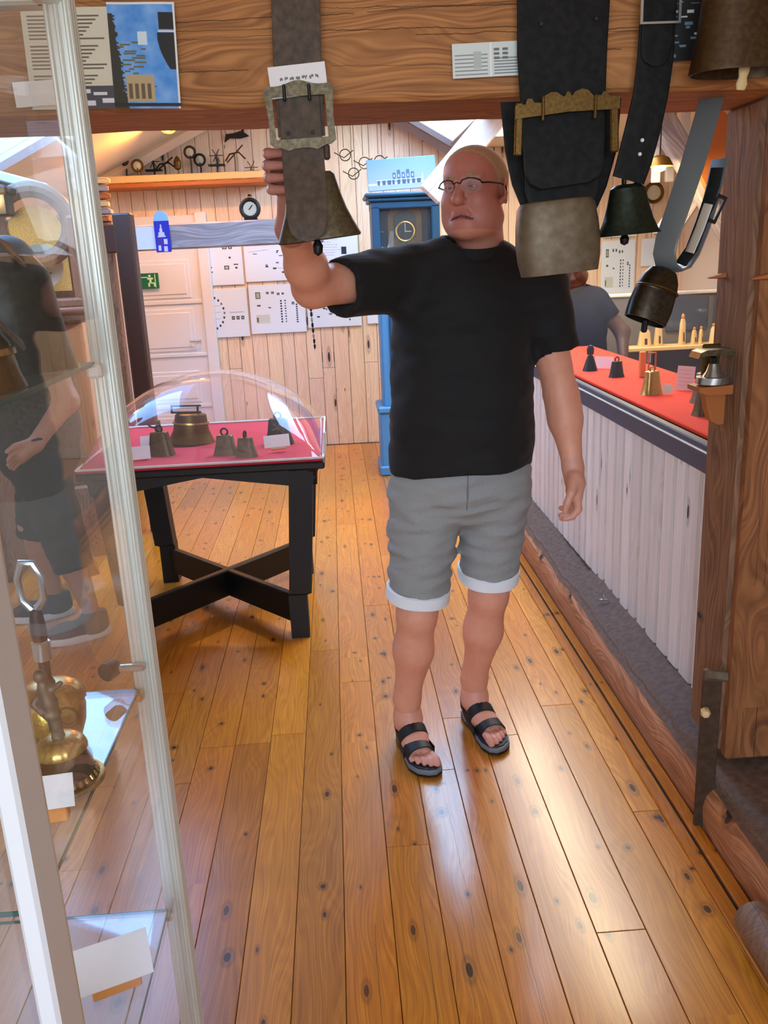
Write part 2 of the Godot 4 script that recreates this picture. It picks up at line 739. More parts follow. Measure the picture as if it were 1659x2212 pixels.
func stuffs() -> void:
	noi.seed = 7
	noi.frequency = 1.0
	noi.fractal_octaves = 3
	T.floor = wood(1024, 1024, 8, Color(0.89, 0.59, 0.17), Color(0.62, 0.345, 0.06), 0.16, 70, 16, 3)
	T.beam = wood(512, 1024, 1, Color(0.76, 0.52, 0.30), Color(0.48, 0.29, 0.14), 0.10, 5, 60, 11)
	T.post = wood(512, 1024, 1, Color(0.57, 0.42, 0.31), Color(0.34, 0.235, 0.165), 0.14, 4, 40, 21)
	T.pale = wood(512, 512, 4, Color(0.92, 0.905, 0.88), Color(0.85, 0.825, 0.79), 0.10, 4, 3, 31)
	T.wall = wood(512, 512, 4, Color(0.96, 0.88, 0.78), Color(0.88, 0.77, 0.65), 0.09, 5, 5, 41)
	T.grey = wood(256, 512, 1, Color(0.70, 0.69, 0.70), Color(0.48, 0.46, 0.46), 0.16, 3, 14, 51)
	T.patina = blotch(Color(0.42, 0.37, 0.27), Color(0.29, 0.245, 0.17), 0.05, 5, 256, 1.5, 5)
	T.rust = blotch(Color(0.45, 0.415, 0.35), Color(0.35, 0.315, 0.255), 0.02, 6, 256, 1.2, 6)
	T.dark = blotch(Color(0.22, 0.225, 0.20), Color(0.12, 0.122, 0.108), 0.05, 8, 256, 1.4, 5)
	T.brass = blotch(Color(0.84, 0.70, 0.40), Color(0.66, 0.52, 0.27), 0.05, 9, 256, 1.3, 5)
	T.leather = blotch(Color(0.115, 0.115, 0.115), Color(0.06, 0.059, 0.058), 0.03, 12, 256, 1.5, 5)
	T.hide = blotch(Color(0.36, 0.285, 0.215), Color(0.235, 0.18, 0.135), 0.03, 13, 256, 1.5, 5)
	T.denim = blotch(Color(0.62, 0.65, 0.66), Color(0.40, 0.43, 0.45), 0.22, 14, 256, 1.6, 2)
	T.stone = blotch(Color(0.40, 0.345, 0.31), Color(0.27, 0.225, 0.20), 0.04, 15, 256, 1.4, 5)
	var fl := mat("floor_board", Color.WHITE, 0.30, 0.0, T.floor)
	fl.vertex_color_use_as_albedo = true
	fl.heightmap_enabled = true
	fl.heightmap_texture = T.floor
	fl.heightmap_scale = 0.03
	fl.clearcoat_enabled = true
	fl.clearcoat = 0.42
	fl.clearcoat_roughness = 0.16
	mat("beam_wood", Color(1, 1, 1), 0.7, 0.0, T.beam, 0.0, 0.25)
	mat("post_wood", Color(1, 1, 1), 0.75, 0.0, T.post, 0.0, 0.3)
	mat("front_wood", Color(0.80, 0.76, 0.74), 0.7, 0.0, T.beam, 0.0, 0.25)
	mat("wall_board", Color.WHITE, 0.65, 0.0, T.wall).vertex_color_use_as_albedo = true
	mat("pale_board", Color.WHITE, 0.6, 0.0, T.pale).vertex_color_use_as_albedo = true
	mat("grey_wood", Color(1.0, 0.99, 1.0), 0.75, 0.0, T.grey, 0.0, 0.2)
	mat("sill_wood", Color(1.35, 1.25, 1.15), 0.75, 0.0, T.post, 0.0, 0.5)
	mat("sill_top", Color(1.12, 1.02, 0.94), 0.7, 0.0, T.stone, 3.0, 0.4)
	mat("plaster", Color(0.86, 0.83, 0.77), 0.8)
	mat("ceiling_paint", Color(0.90, 0.85, 0.75), 0.75)
	mat("grey_paint", Color(0.42, 0.41, 0.41), 0.55)
	mat("blue_grey", Color(0.22, 0.26, 0.33), 0.5)
	mat("white_paint", Color(0.88, 0.89, 0.90), 0.45)
	mat("under", Color(0.10, 0.06, 0.03), 0.9)
	mat("patina", Color(1.0, 1.0, 1.0), 0.42, 0.55, T.patina, 6.0, 0.06)
	mat("rust", Color(1.05, 1.0, 0.95), 0.5, 0.45, T.rust, 7.0, 0.06)
	mat("dark_iron", Color(1, 1, 1), 0.4, 0.6, T.dark, 6.0, 0.05)
	mat("brass", Color(1, 1, 1), 0.3, 0.85, T.brass, 9.0)
	mat("old_brass", Color(0.52, 0.48, 0.40), 0.42, 0.7, T.brass, 9.0, 0.04)
	mat("black_iron", Color(0.04, 0.038, 0.035), 0.45, 0.3)
	mat("steel", Color(0.75, 0.76, 0.77), 0.25, 0.9)
	mat("aluminium", Color(0.84, 0.85, 0.81), 0.35, 0.25)
	mat("white_profile", Color(0.86, 0.86, 0.85), 0.45)
	mat("leather", Color(1, 1, 1), 0.6, 0.0, T.leather, 5.0, 0.05).metallic_specular = 0.3
	mat("shiny_leather", Color(0.40, 0.42, 0.42), 0.32)
	mat("hide", Color(1, 1, 1), 0.62, 0.0, T.hide, 5.0, 0.06)
	mat("black_lacquer", Color(0.016, 0.015, 0.014), 0.5)
	mat("red_cloth", Color(0.78, 0.17, 0.24), 0.9)
	mat("orange_cloth", Color(0.90, 0.22, 0.08), 0.9)
	mat("card", Color(0.93, 0.92, 0.91), 0.7)
	mat("pine", Color(0.86, 0.55, 0.22), 0.55)
	mat("pale_wood", Color(0.86, 0.74, 0.52), 0.6)
	mat("brown_wood", Color(1, 1, 1), 0.5, 0.0, T.post, 1.4)
	mat("dark_wood", Color(0.27, 0.15, 0.09), 0.5)
	mat("orange_wood", Color(0.66, 0.38, 0.16), 0.5)
	mat("clock_blue", Color(0.10, 0.30, 0.42), 0.45)
	mat("clock_blue_light", Color(0.30, 0.55, 0.74), 0.45)
	mat("dial", Color(0.80, 0.78, 0.68), 0.5)
	mat("ink", Color(0.03, 0.03, 0.03), 0.6)
	mat("cotton_black", Color(0.058, 0.061, 0.065), 0.85).rim_enabled = true
	M.cotton_black.rim = 0.25
	mat("cotton_navy", Color(0.06, 0.075, 0.15), 0.95).metallic_specular = 0.05
	mat("cotton_dark", Color(0.055, 0.06, 0.07), 0.9)
	mat("shorts", Color(1.14, 1.10, 1.06), 0.9, 0.0, T.denim, 9.0)
	mat("cuff", Color(0.93, 0.95, 0.96), 0.9)
	mat("hair", Color(0.84, 0.74, 0.60), 0.75, 0.0, blotch(Color(1, 0.97, 0.92), Color(0.66, 0.6, 0.53), 0.2, 77, 128, 2.0, 2), 14.0, 0.1)
	mat("dark_hair", Color(0.05, 0.035, 0.025), 0.6)
	mat("rubber", Color(0.05, 0.05, 0.055), 0.6)
	mat("sole_grey", Color(0.45, 0.48, 0.50), 0.6)
	mat("strap_black", Color(0.055, 0.057, 0.06), 0.6)
	var sk := mat("skin", Color.WHITE, 0.5)
	sk.vertex_color_use_as_albedo = true
	glassy("pane", Color(0.93, 0.97, 0.95), 0.03, 0.0)
	glassy("shelf_glass", Color(0.72, 0.86, 0.82), 0.10)
	glassy("acrylic", Color(0.95, 0.95, 0.96), 0.06)
	glassy("lens", Color(0.8, 0.8, 0.8), 0.10).metallic_specular = 0.1
	M.pane.metallic_specular = 0.32
	glassy("hood", Color(0.95, 0.95, 0.96), 0.015).metallic_specular = 0.03
	mat("glass_edge", Color(0.18, 0.36, 0.33), 0.2)
	var gl := mat("bulb_glow", Color(1, 0.95, 0.85), 0.3)
	gl.emission_enabled = true
	gl.emission = Color(1.0, 0.86, 0.6)
	gl.emission_energy_multiplier = 6.0

# ---------------------------------------------------------------- the scene

func _ready() -> void:
	rng.seed = 20
	camera_and_light()
	stuffs()
	room()
	beam_and_post()
	counter()
	back_room()
	dome_table()
	hanging_bells()
	display_case()
	man()
	visitors()

func lit(called: String, pos: Vector3, target: Vector3, size: Vector2, energy: float, c: Color) -> void:
	var l := AreaLight3D.new()
	l.name = called
	add_child(l)
	l.area_size = size
	l.light_energy = energy
	l.light_color = c
	l.area_range = 30.0
	l.shadow_enabled = true
	l.look_at_from_position(pos, target, Vector3(0, 0, 1))

func camera_and_light() -> void:
	var cam := Camera3D.new()
	cam.name = "camera"
	add_child(cam)
	cam.transform = Transform3D(Basis(Vector3(0.997347, -0.043274, 0.058531), Vector3(0.057823, 0.959429, -0.275958), Vector3(-0.044215, 0.278611, 0.959386)), Vector3(0, 1.5, 0))
	cam.fov = 60.94
	cam.near = 0.05
	cam.far = 200.0
	cam.current = true
	var env := Environment.new()
	env.background_mode = Environment.BG_SKY
	var sky := Sky.new()
	var ps := ProceduralSkyMaterial.new()
	ps.sky_top_color = Color(0.42, 0.66, 0.98)
	ps.sky_horizon_color = Color(0.86, 0.93, 1.0)
	ps.ground_bottom_color = Color(0.45, 0.45, 0.42)
	ps.ground_horizon_color = Color(0.75, 0.78, 0.8)
	ps.sky_energy_multiplier = 1.7
	sky.sky_material = ps
	env.sky = sky
	env.tonemap_mode = Environment.TONE_MAPPER_LINEAR
	env.tonemap_exposure = 1.33
	env.sdfgi_enabled = true
	env.ssao_enabled = true
	env.ssil_enabled = true
	var we := WorldEnvironment.new()
	we.name = "world"
	we.environment = env
	add_child(we)
	# daylight at the openings: two roof windows and the window behind the camera
	lit("skylight_east", Vector3(1.42, 2.52, -5.1), Vector3(1.40, 1.0, -5.1), Vector2(0.24, 3.1), 5.5, Color(1.0, 0.90, 0.68))
	lit("skylight_ridge", Vector3(0.80, 2.75, -5.3), Vector3(0.3, 1.9, -5.3), Vector2(0.9, 3.3), 9.5, Color(0.72, 0.87, 1.0))
	lit("skylight_west", Vector3(-1.62, 2.60, -4.45), Vector3(-1.0, 1.5, -4.9), Vector2(0.9, 1.9), 4.5, Color(0.52, 0.76, 1.0))
	lit("window_light", Vector3(-0.2, 1.6, 1.75), Vector3(-0.1, 1.2, -2.4), Vector2(2.2, 1.2), 4.6, Color(0.90, 0.95, 1.0))

func slope_y(x: float) -> float:
	return 2.95 - 0.47 * (-0.1 - x) if x < -0.1 else maxf(2.95 - 0.582 * (x + 0.1), 2.31)

func room() -> void:
	# floor: a dark bed and one mesh per board
	var f := struct("floor", "honey coloured pine board floor with dark knots and a glossy varnish", "floor")
	part("floor_bed", fin(mv(box(5.4, 0.05, 9.4, 0.001), Vector3(0.3, -0.047, -2.75))), M.under, f)
	var col := 0
	var x := -2.243
	while x < 0.86:
		var z := 1.7 - rng.randf_range(0.0, 1.2)
		var first := true
		var wide := 0.115 if x + 0.115 < 0.90 else 0.90 - x
		while z > -7.3 or first:
			var z1 := 1.7 if first else z
			var ln := (1.7 - z) if first else minf(rng.randf_range(1.3, 2.2), z + 7.3)
			first = false
			if z1 - ln < -7.0:
				ln = z1 + 7.3
			if ln < 0.05:
				break
			var tint := rng.randf_range(0.80, 1.08)
			var warm := rng.randf_range(0.92, 1.06)
			var m := fin(box(wide - 0.0015, 0.022, ln - 0.0015, 0.0012), 20.0, Vector3(1.0 / 0.92, 1.0 / 2.4, 2), Vector2(rng.randi_range(0, 7) / 8.0 + 0.0625, rng.randf()), Color(tint, tint * warm, tint * warm * warm))
			part("plank", m, M.floor_board, f, Vector3(x + wide / 2, -0.011, z1 - ln / 2))
			z = z1 - ln
			if z <= -7.29:
				break
		x += 0.115
		col += 1
	x = 0.90
	while x < 2.88:
		for q in [[1.7, -0.9], [-0.9, -3.2], [-3.2, -5.3], [-5.3, -7.3]]:
			var tint := rng.randf_range(0.80, 1.0)
			part("plank", fin(box(0.1135, 0.022, q[0] - q[1] - 0.0015, 0.0012), 20.0, Vector3(1.0 / 0.92, 1.0 / 2.4, 2), Vector2(rng.randi_range(0, 7) / 8.0 + 0.0625, rng.randf()), Color(tint, tint, tint)), M.floor_board, f, Vector3(x + 0.0575, -0.011, (q[0] + q[1]) / 2))
		x += 0.115
	# edge strips along the old sill
	var t1 := struct("trim_1", "narrow varnished edge strips where the pine floor meets the old timber sill", "floor trim")
	part("shadow_groove", fin(mv(box(0.012, 0.003, 8.9, 0.001), Vector3(0.8615, 0.0015, -2.85))), M.under, t1)
	for s in [[0.840, 0.036, 0.009], [0.8815, 0.034, 0.013]]:
		part("edge_strip", fin(box(s[1], s[2], 8.9, 0.003), 30.0, Vector3(1.1, 0.42, 2), Vector2(0.3, 0.1), Color(0.95, 0.86, 0.75)), M.floor_board, t1, Vector3(s[0], s[2] / 2, -2.85))
	# back wall of upright boards
	var wb := struct("wall_back", "back wall of upright pale pine boards under the gable", "wall")
	part("wall_bed", fin(loft([PackedVector3Array([Vector3(-2.4, 0, -7.34), Vector3(3.0, 0, -7.34), Vector3(3.0, 2.4, -7.34), Vector3(1.0, 2.4, -7.34), Vector3(-0.1, 3.05, -7.34), Vector3(-2.4, 1.95, -7.34)]), PackedVector3Array([Vector3(-2.4, 0, -7.5), Vector3(3.0, 0, -7.5), Vector3(3.0, 2.4, -7.5), Vector3(1.0, 2.4, -7.5), Vector3(-0.1, 3.05, -7.5), Vector3(-2.4, 1.95, -7.5)])])), M.under, wb)
	x = -2.3
	while x < 2.9:
		var w := rng.randf_range(0.095, 0.125)
		var top := minf(slope_y(x), slope_y(x + w))
		var low := 0.0
		var cut := rng.randf_range(0.5, 0.9) if rng.randf() < 0.35 else 0.0
		var pieces := [[0.0, top]] if cut == 0.0 else [[0.0, cut], [cut, top]]
		for q in pieces:
			var tint := rng.randf_range(0.92, 1.0)
			var c := Color(tint, tint * rng.randf_range(0.95, 1.0), tint * rng.randf_range(0.9, 1.0))
			part("wall_board", fin(box(w - 0.003, q[1] - q[0] - 0.002, 0.02, 0.003), 25.0, Vector3(2.0, 0.5, 1), Vector2(rng.randf(), rng.randf()), c), M.wall_board, wb, Vector3(x + w / 2, (q[0] + q[1]) / 2, -7.325))
		x += w
	# plain side walls, front wall round its window
	var wl := struct("wall_left", "plain cream side wall on the left behind the glass case", "wall")
	part("wall_panel", fin(mv(box(0.12, 2.2, 9.4), Vector3(-2.36, 1.0, -2.75))), M.plaster, wl)
	var wr := struct("wall_right", "cream side wall on the far right behind the counter", "wall")
	part("wall_panel", fin(mv(box(0.12, 2.6, 9.4), Vector3(2.96, 1.2, -2.75))), M.plaster, wr)
	var wf := struct("wall_front", "cream wall behind the photographer around a wide window", "wall")
	for q in [[-2.4, -1.4, 0.0, 3.1], [1.0, 3.0, 0.0, 3.1], [-1.4, 1.0, 0.0, 0.9], [-1.4, 1.0, 2.2, 3.1]]:
		part("wall_panel", fin(mv(box(q[1] - q[0], q[3] - q[2], 0.12), Vector3((q[0] + q[1]) / 2, (q[2] + q[3]) / 2, 1.9))), M.plaster, wf)
	# the roof, boarded inside, with a window in either slope
	var ce := struct("ceiling", "cream boarded gable ceiling sloping down to both sides", "ceiling")
	var z0 := 1.96
	var z1 := -7.5
	var wins := {-1: [-1.9, -1.0, -5.45, -3.45], 1: [0.42, 0.98, -7.0, -3.6]}
	for side in [-1, 1]:
		var q: Array = wins[side]
		var xe := -2.42 if side == -1 else 1.0
		var cells := [[-0.1, xe, z0, q[3]], [-0.1, xe, q[2], z1], [-0.1, q[1] if side == -1 else q[0], q[3], q[2]], [q[0] if side == -1 else q[1], xe, q[3], q[2]]]
		for c in cells:
			if absf(c[0] - c[1]) < 0.01:
				continue
			var p := [Vector3(c[0], slope_y(c[0]), c[2]), Vector3(c[1], slope_y(c[1]), c[2]), Vector3(c[1], slope_y(c[1]), c[3]), Vector3(c[0], slope_y(c[0]), c[3])]
			if side == -1:
				p.reverse()
			var up := quads(p, 0.1)
			part("roof_panel", fin(up), M.ceiling_paint, ce)
		var win := struct("window_%d" % (1 if side == -1 else 2), "roof window with a pale frame open to the sky in the %s slope" % ("left" if side == -1 else "right"), "roof window")
		for e in [[q[0], q[1], q[2], q[2]], [q[0], q[1], q[3], q[3]], [q[0], q[0], q[2], q[3]], [q[1], q[1], q[2], q[3]]]:
			var a := Vector3(e[0], slope_y(e[0]) - 0.01, e[2])
			var b := Vector3(e[1], slope_y(e[1]) - 0.01, e[3])
			part("window_frame", fin(tube([a, b], 0.035, 4), 20.0), M.white_paint if side == -1 else M.grey_wood, win)
		var pn := [Vector3(q[0], slope_y(q[0]) + 0.04, q[2]), Vector3(q[1], slope_y(q[1]) + 0.04, q[2]), Vector3(q[1], slope_y(q[1]) + 0.04, q[3]), Vector3(q[0], slope_y(q[0]) + 0.04, q[3])]
		part("pane", fin(quads(pn, 0.004)), M.pane, win)
	for q in [[1.0, 1.18, 1.96, -7.5], [1.66, 3.0, 1.96, -7.5], [1.18, 1.66, 1.96, -3.5], [1.18, 1.66, -6.7, -7.5]]:
		part("roof_panel", fin(mv(box(q[1] - q[0], 0.1, q[2] - q[3]), Vector3((q[0] + q[1]) / 2, 2.36, (q[2] + q[3]) / 2))), M.ceiling_paint, ce)
	var w3 := struct("window_3", "long flat roof window over the right hand side of the room", "roof window")
	for q in [[1.18, -5.1, 0.03, 3.2], [1.66, -5.1, 0.03, 3.2], [1.42, -3.5, 0.5, 0.03], [1.42, -6.7, 0.5, 0.03], [1.42, -4.6, 0.48, 0.03], [1.42, -5.6, 0.48, 0.03]]:
		part("window_frame", fin(mv(box(q[2], 0.06, q[3]), Vector3(q[0], 2.34, q[1]))), M.white_paint, w3)
	part("pane", fin(mv(box(0.48, 0.004, 3.2, 0.001), Vector3(1.42, 2.38, -5.1))), M.pane, w3)
	for side in [-1, 1]:
		var xe := -2.3 if side == -1 else 1.0
		for zz in [-7.2]:
			part("rafter", fin(tube([Vector3(-0.1, slope_y(-0.1) - 0.03, zz), Vector3(xe, slope_y(xe) - 0.03, zz)], 0.05, 4), 20.0), M.wall_board if side == -1 else M.grey_wood, ce)

func plank_mesh(w: float, h: float, d: float, grain: int, b := 0.006, su := 1.4, sv := 0.55) -> ArrayMesh:
	return fin(box(w, h, d, b), 25.0, Vector3(su, sv, grain), Vector2(rng.randf(), rng.randf()), Color.WHITE)

func beam_and_post() -> void:
	var b := thing("timber_beam", "thick brown timber beam across the top with the bells and papers fixed to it", "beam", Vector3(-0.3, 1.80, -2.05))
	# slightly uneven hewn timber along x
	var rings := []
	for i in 41:
		var x := -1.7 + i * 0.0875
		var ring := PackedVector3Array()
		for q in [[0.15, 0.012], [0.143, 0.004], [-0.143, 0.004], [-0.15, 0.012], [-0.15, 0.29], [-0.143, 0.3], [0.143, 0.3], [0.15, 0.29]]:
			ring.append(Vector3(x, q[1] + noi.get_noise_2d(x * 1.6, q[0] * 9) * 0.006, q[0] + noi.get_noise_2d(x * 2.0 + 9, q[1] * 9) * 0.005))
		rings.append(ring)
	part("timber", fin(loft(rings), 30.0, Vector3(2.2, 0.5, 0), Vector2(0.1, 0.25)), M.beam_wood, b)
	var p := thing("timber_post", "tall brown square timber post at the right carrying the beam", "post", Vector3(1.165, 0.19, -2.085))
	part("timber", plank_mesh(0.42, 1.62, 0.20, 1, 0.015), M.post_wood, p, Vector3(0, 0.81, -0.015))
	part("facing_plank", plank_mesh(0.415, 1.60, 0.035, 1, 0.008), M.front_wood, p, Vector3(0.005, 0.80, 0.098), Vector3.ZERO, "lighter brown front face")
	# wooden pegs, a bracket shelf and the iron strap on it
	for s in [[0.872, -25.0, "left"], [0.924, 20.0, "right"]]:
		solo("wooden_peg", fin(loft([PackedVector3Array([Vector3(0.02, 0.008, 0), Vector3(0.02, -0.008, 0), Vector3(0.02, -0.004, 0.014), Vector3(0.02, 0.006, 0.014)]), PackedVector3Array([Vector3(-0.024, 0.001, 0.006), Vector3(-0.024, -0.003, 0.006), Vector3(-0.024, -0.002, 0.012), Vector3(-0.024, 0.0, 0.012)])])), M.orange_wood, "pointed wooden peg on the %s of the pair high on the post" % s[2], "peg", Vector3(s[0] + 0.065 - (0.0 if s[0] < 0.9 else 0.035), 1.425, -2.15 if s[0] < 0.9 else -1.962), Vector3(0, 0, 4), "pegs on the post")
	var br := thing("wall_bracket", "small orange wooden bracket shelf on the post with a curved support", "bracket", Vector3(0.930, 1.165, -2.13))
	part("shelf", fin(mv(slab(P([-0.058, -0.008, -0.058, 0.003, 0.056, 0.008, 0.056, -0.004, 0.02, -0.016, -0.035, -0.016]), 0.075), Vector3(0, 0, 0.035)), 20.0), M.orange_wood, br)
	part("support", fin(mv(slab(P([-0.03, -0.014, 0.044, -0.014, 0.044, -0.095, 0.012, -0.098, -0.008, -0.088, -0.018, -0.06, -0.024, -0.034]), 0.03), Vector3(0.0, 0, 0.018)), 40.0), M.orange_wood, br)
	var lb := thing("silver_bell", "small silver bell under a grey hood on the wooden bracket", "bell", Vector3(0.918, 1.1735, -2.09))
	part("bell_body", fin(vessel([Vector2(0.006, 0.052), Vector2(0.012, 0.048), Vector2(0.018, 0.03), Vector2(0.03, 0.012), Vector2(0.034, 0.0)], 0.002, 24)), M.steel, lb)
	part("rim_band", fin(mv(lathe([Vector2(0.034, 0.0), Vector2(0.040, 0.0), Vector2(0.040, 0.016), Vector2(0.030, 0.017)], 24), Vector3.ZERO)), M.steel, lb)
	part("back_plate", fin(mv(box(0.045, 0.085, 0.008), Vector3(0.004, 0.05, -0.03))), M.old_brass, lb)
	part("hood", fin(mv(slab(P([-0.052, 0.064, -0.046, 0.078, -0.03, 0.084, 0.028, 0.084, 0.042, 0.076, 0.046, 0.066, 0.03, 0.070, -0.03, 0.070]), 0.06), Vector3.ZERO), 40.0), M.patina, lb)
	part("striker", fin(mv(box(0.014, 0.016, 0.014, 0.003), Vector3(-0.006, 0.058, 0.01))), M.black_iron, lb)
	var st := thing("iron_strap", "dark iron strap nailed upright against the foot of the post", "strap", Vector3(0.905, 0.0, -1.955))
	part("band", fin(mv(box(0.050, 0.46, 0.012, 0.003), Vector3(0, 0.23, 0))), mat("old_iron", Color(0.78, 0.66, 0.58), 0.6, 0.25, T.rust, 7.0, 0.06), st)
	part("bent_tab", fin(mv(box(0.062, 0.03, 0.03, 0.006), Vector3(0.002, 0.458, 0.014), Vector3(-25, 0, -10))), M.rust, st)
	part("peg", fin(mv(lathe([Vector2(0.0005, 0), Vector2(0.012, 0.0), Vector2(0.013, 0.02), Vector2(0.009, 0.028), Vector2(0.0005, 0.03)], 7), Vector3(-0.016, 0.355, 0.006), Vector3(80, 0, 20))), M.pale_wood, st)
	# the long uneven sill
	var s := thing("timber_sill", "long uneven old timber sill along the floor below the counter", "sill", Vector3(0.9, 0, -3.4))
	var face := []
	var top := []
	for i in 71:
		var z := 1.95 - i * 0.0803
		var wob := noi.get_noise_2d(z * 1.7, 3.0)
		var wob2 := noi.get_noise_2d(z * 2.6, 8.0)
		var h := 0.150 + wob * 0.02
		face.append(PackedVector3Array([Vector3(0.004, 0.0, z), Vector3(0.25, 0.0, z), Vector3(0.25, h, z), Vector3(0.035 + wob2 * 0.015, h, z), Vector3(0.004 + wob2 * 0.008, h - 0.035 + wob * 0.01, z), Vector3(-0.004 + wob2 * 0.006, h * 0.5, z)]))
		var e := 0.014 + wob2 * 0.014
		top.append(PackedVector3Array([Vector3(e, h - 0.014, z), Vector3(0.26, h - 0.014, z), Vector3(0.26, h + 0.05 + wob * 0.02, z), Vector3(0.165, h + 0.048 + wob * 0.03 + 0.022 * sin(z * 3.4), z), Vector3(0.10 + wob * 0.03, h + 0.018, z), Vector3(e + 0.035, h + 0.012, z)]))
	var worn := []
	for i in 180:
		var z := 1.95 - i * 0.0315
		var h := 0.150 + noi.get_noise_2d(z * 1.7, 3.0) * 0.02
		var j := noi.get_noise_2d(z * 9.0, 20.0) * 0.016
		var e := 0.012 + noi.get_noise_2d(z * 2.6, 8.0) * 0.012
		worn.append(PackedVector3Array([Vector3(e, h - 0.042 + j, z), Vector3(e + 0.02, h - 0.045, z), Vector3(e + 0.050 + j, h + 0.008, z), Vector3(e + 0.018 + j * 0.6, h + 0.004 + j * 0.3, z)]))
	part("worn_edge", fin(loft(worn), 25.0), mat("worn_wood", Color(1.25, 1.17, 1.08), 0.85, 0.0, T.stone, 9.0, 0.5), s, Vector3.ZERO, Vector3.ZERO, "pale ragged worn edge")
	part("timber", fin(loft(face), 30.0, Vector3(2.2, 0.5, 2), Vector2(0.4, 0.1)), M.sill_wood, s)
	part("weathered_top", fin(loft(top), 40.0), M.sill_top, s, Vector3.ZERO, Vector3.ZERO, "dark weathered upper side")
	solo("rounded_block", fin(mv(lathe([Vector2(0.0005, -0.11), Vector2(0.034, -0.11), Vector2(0.044, -0.10), Vector2(0.044, 0.10), Vector2(0.034, 0.11), Vector2(0.0005, 0.11)], 20), Vector3.ZERO, Vector3(90, 0, 0)), 40.0), M.brown_wood, "rounded brown wooden block lying at the sill in the bottom right corner", "block", Vector3(0.852, 0.060, -1.46))
	for q in [[0.985, 0.185, -3.12]]:
		solo("glass_shard", fin(join([mv(slab(P([-0.02, 0, 0.022, -0.004, 0.004, 0.012]), 0.004), Vector3.ZERO, Vector3(-70, 0, 0)), mv(slab(P([-0.008, 0, 0.008, 0, 0.001, 0.026]), 0.004), Vector3(0.004, 0.002, -0.004), Vector3(-20, 30, 0))])), M.steel, "small shiny shard lying on the weathered sill", "shard", Vector3(q[0], q[1], q[2]))

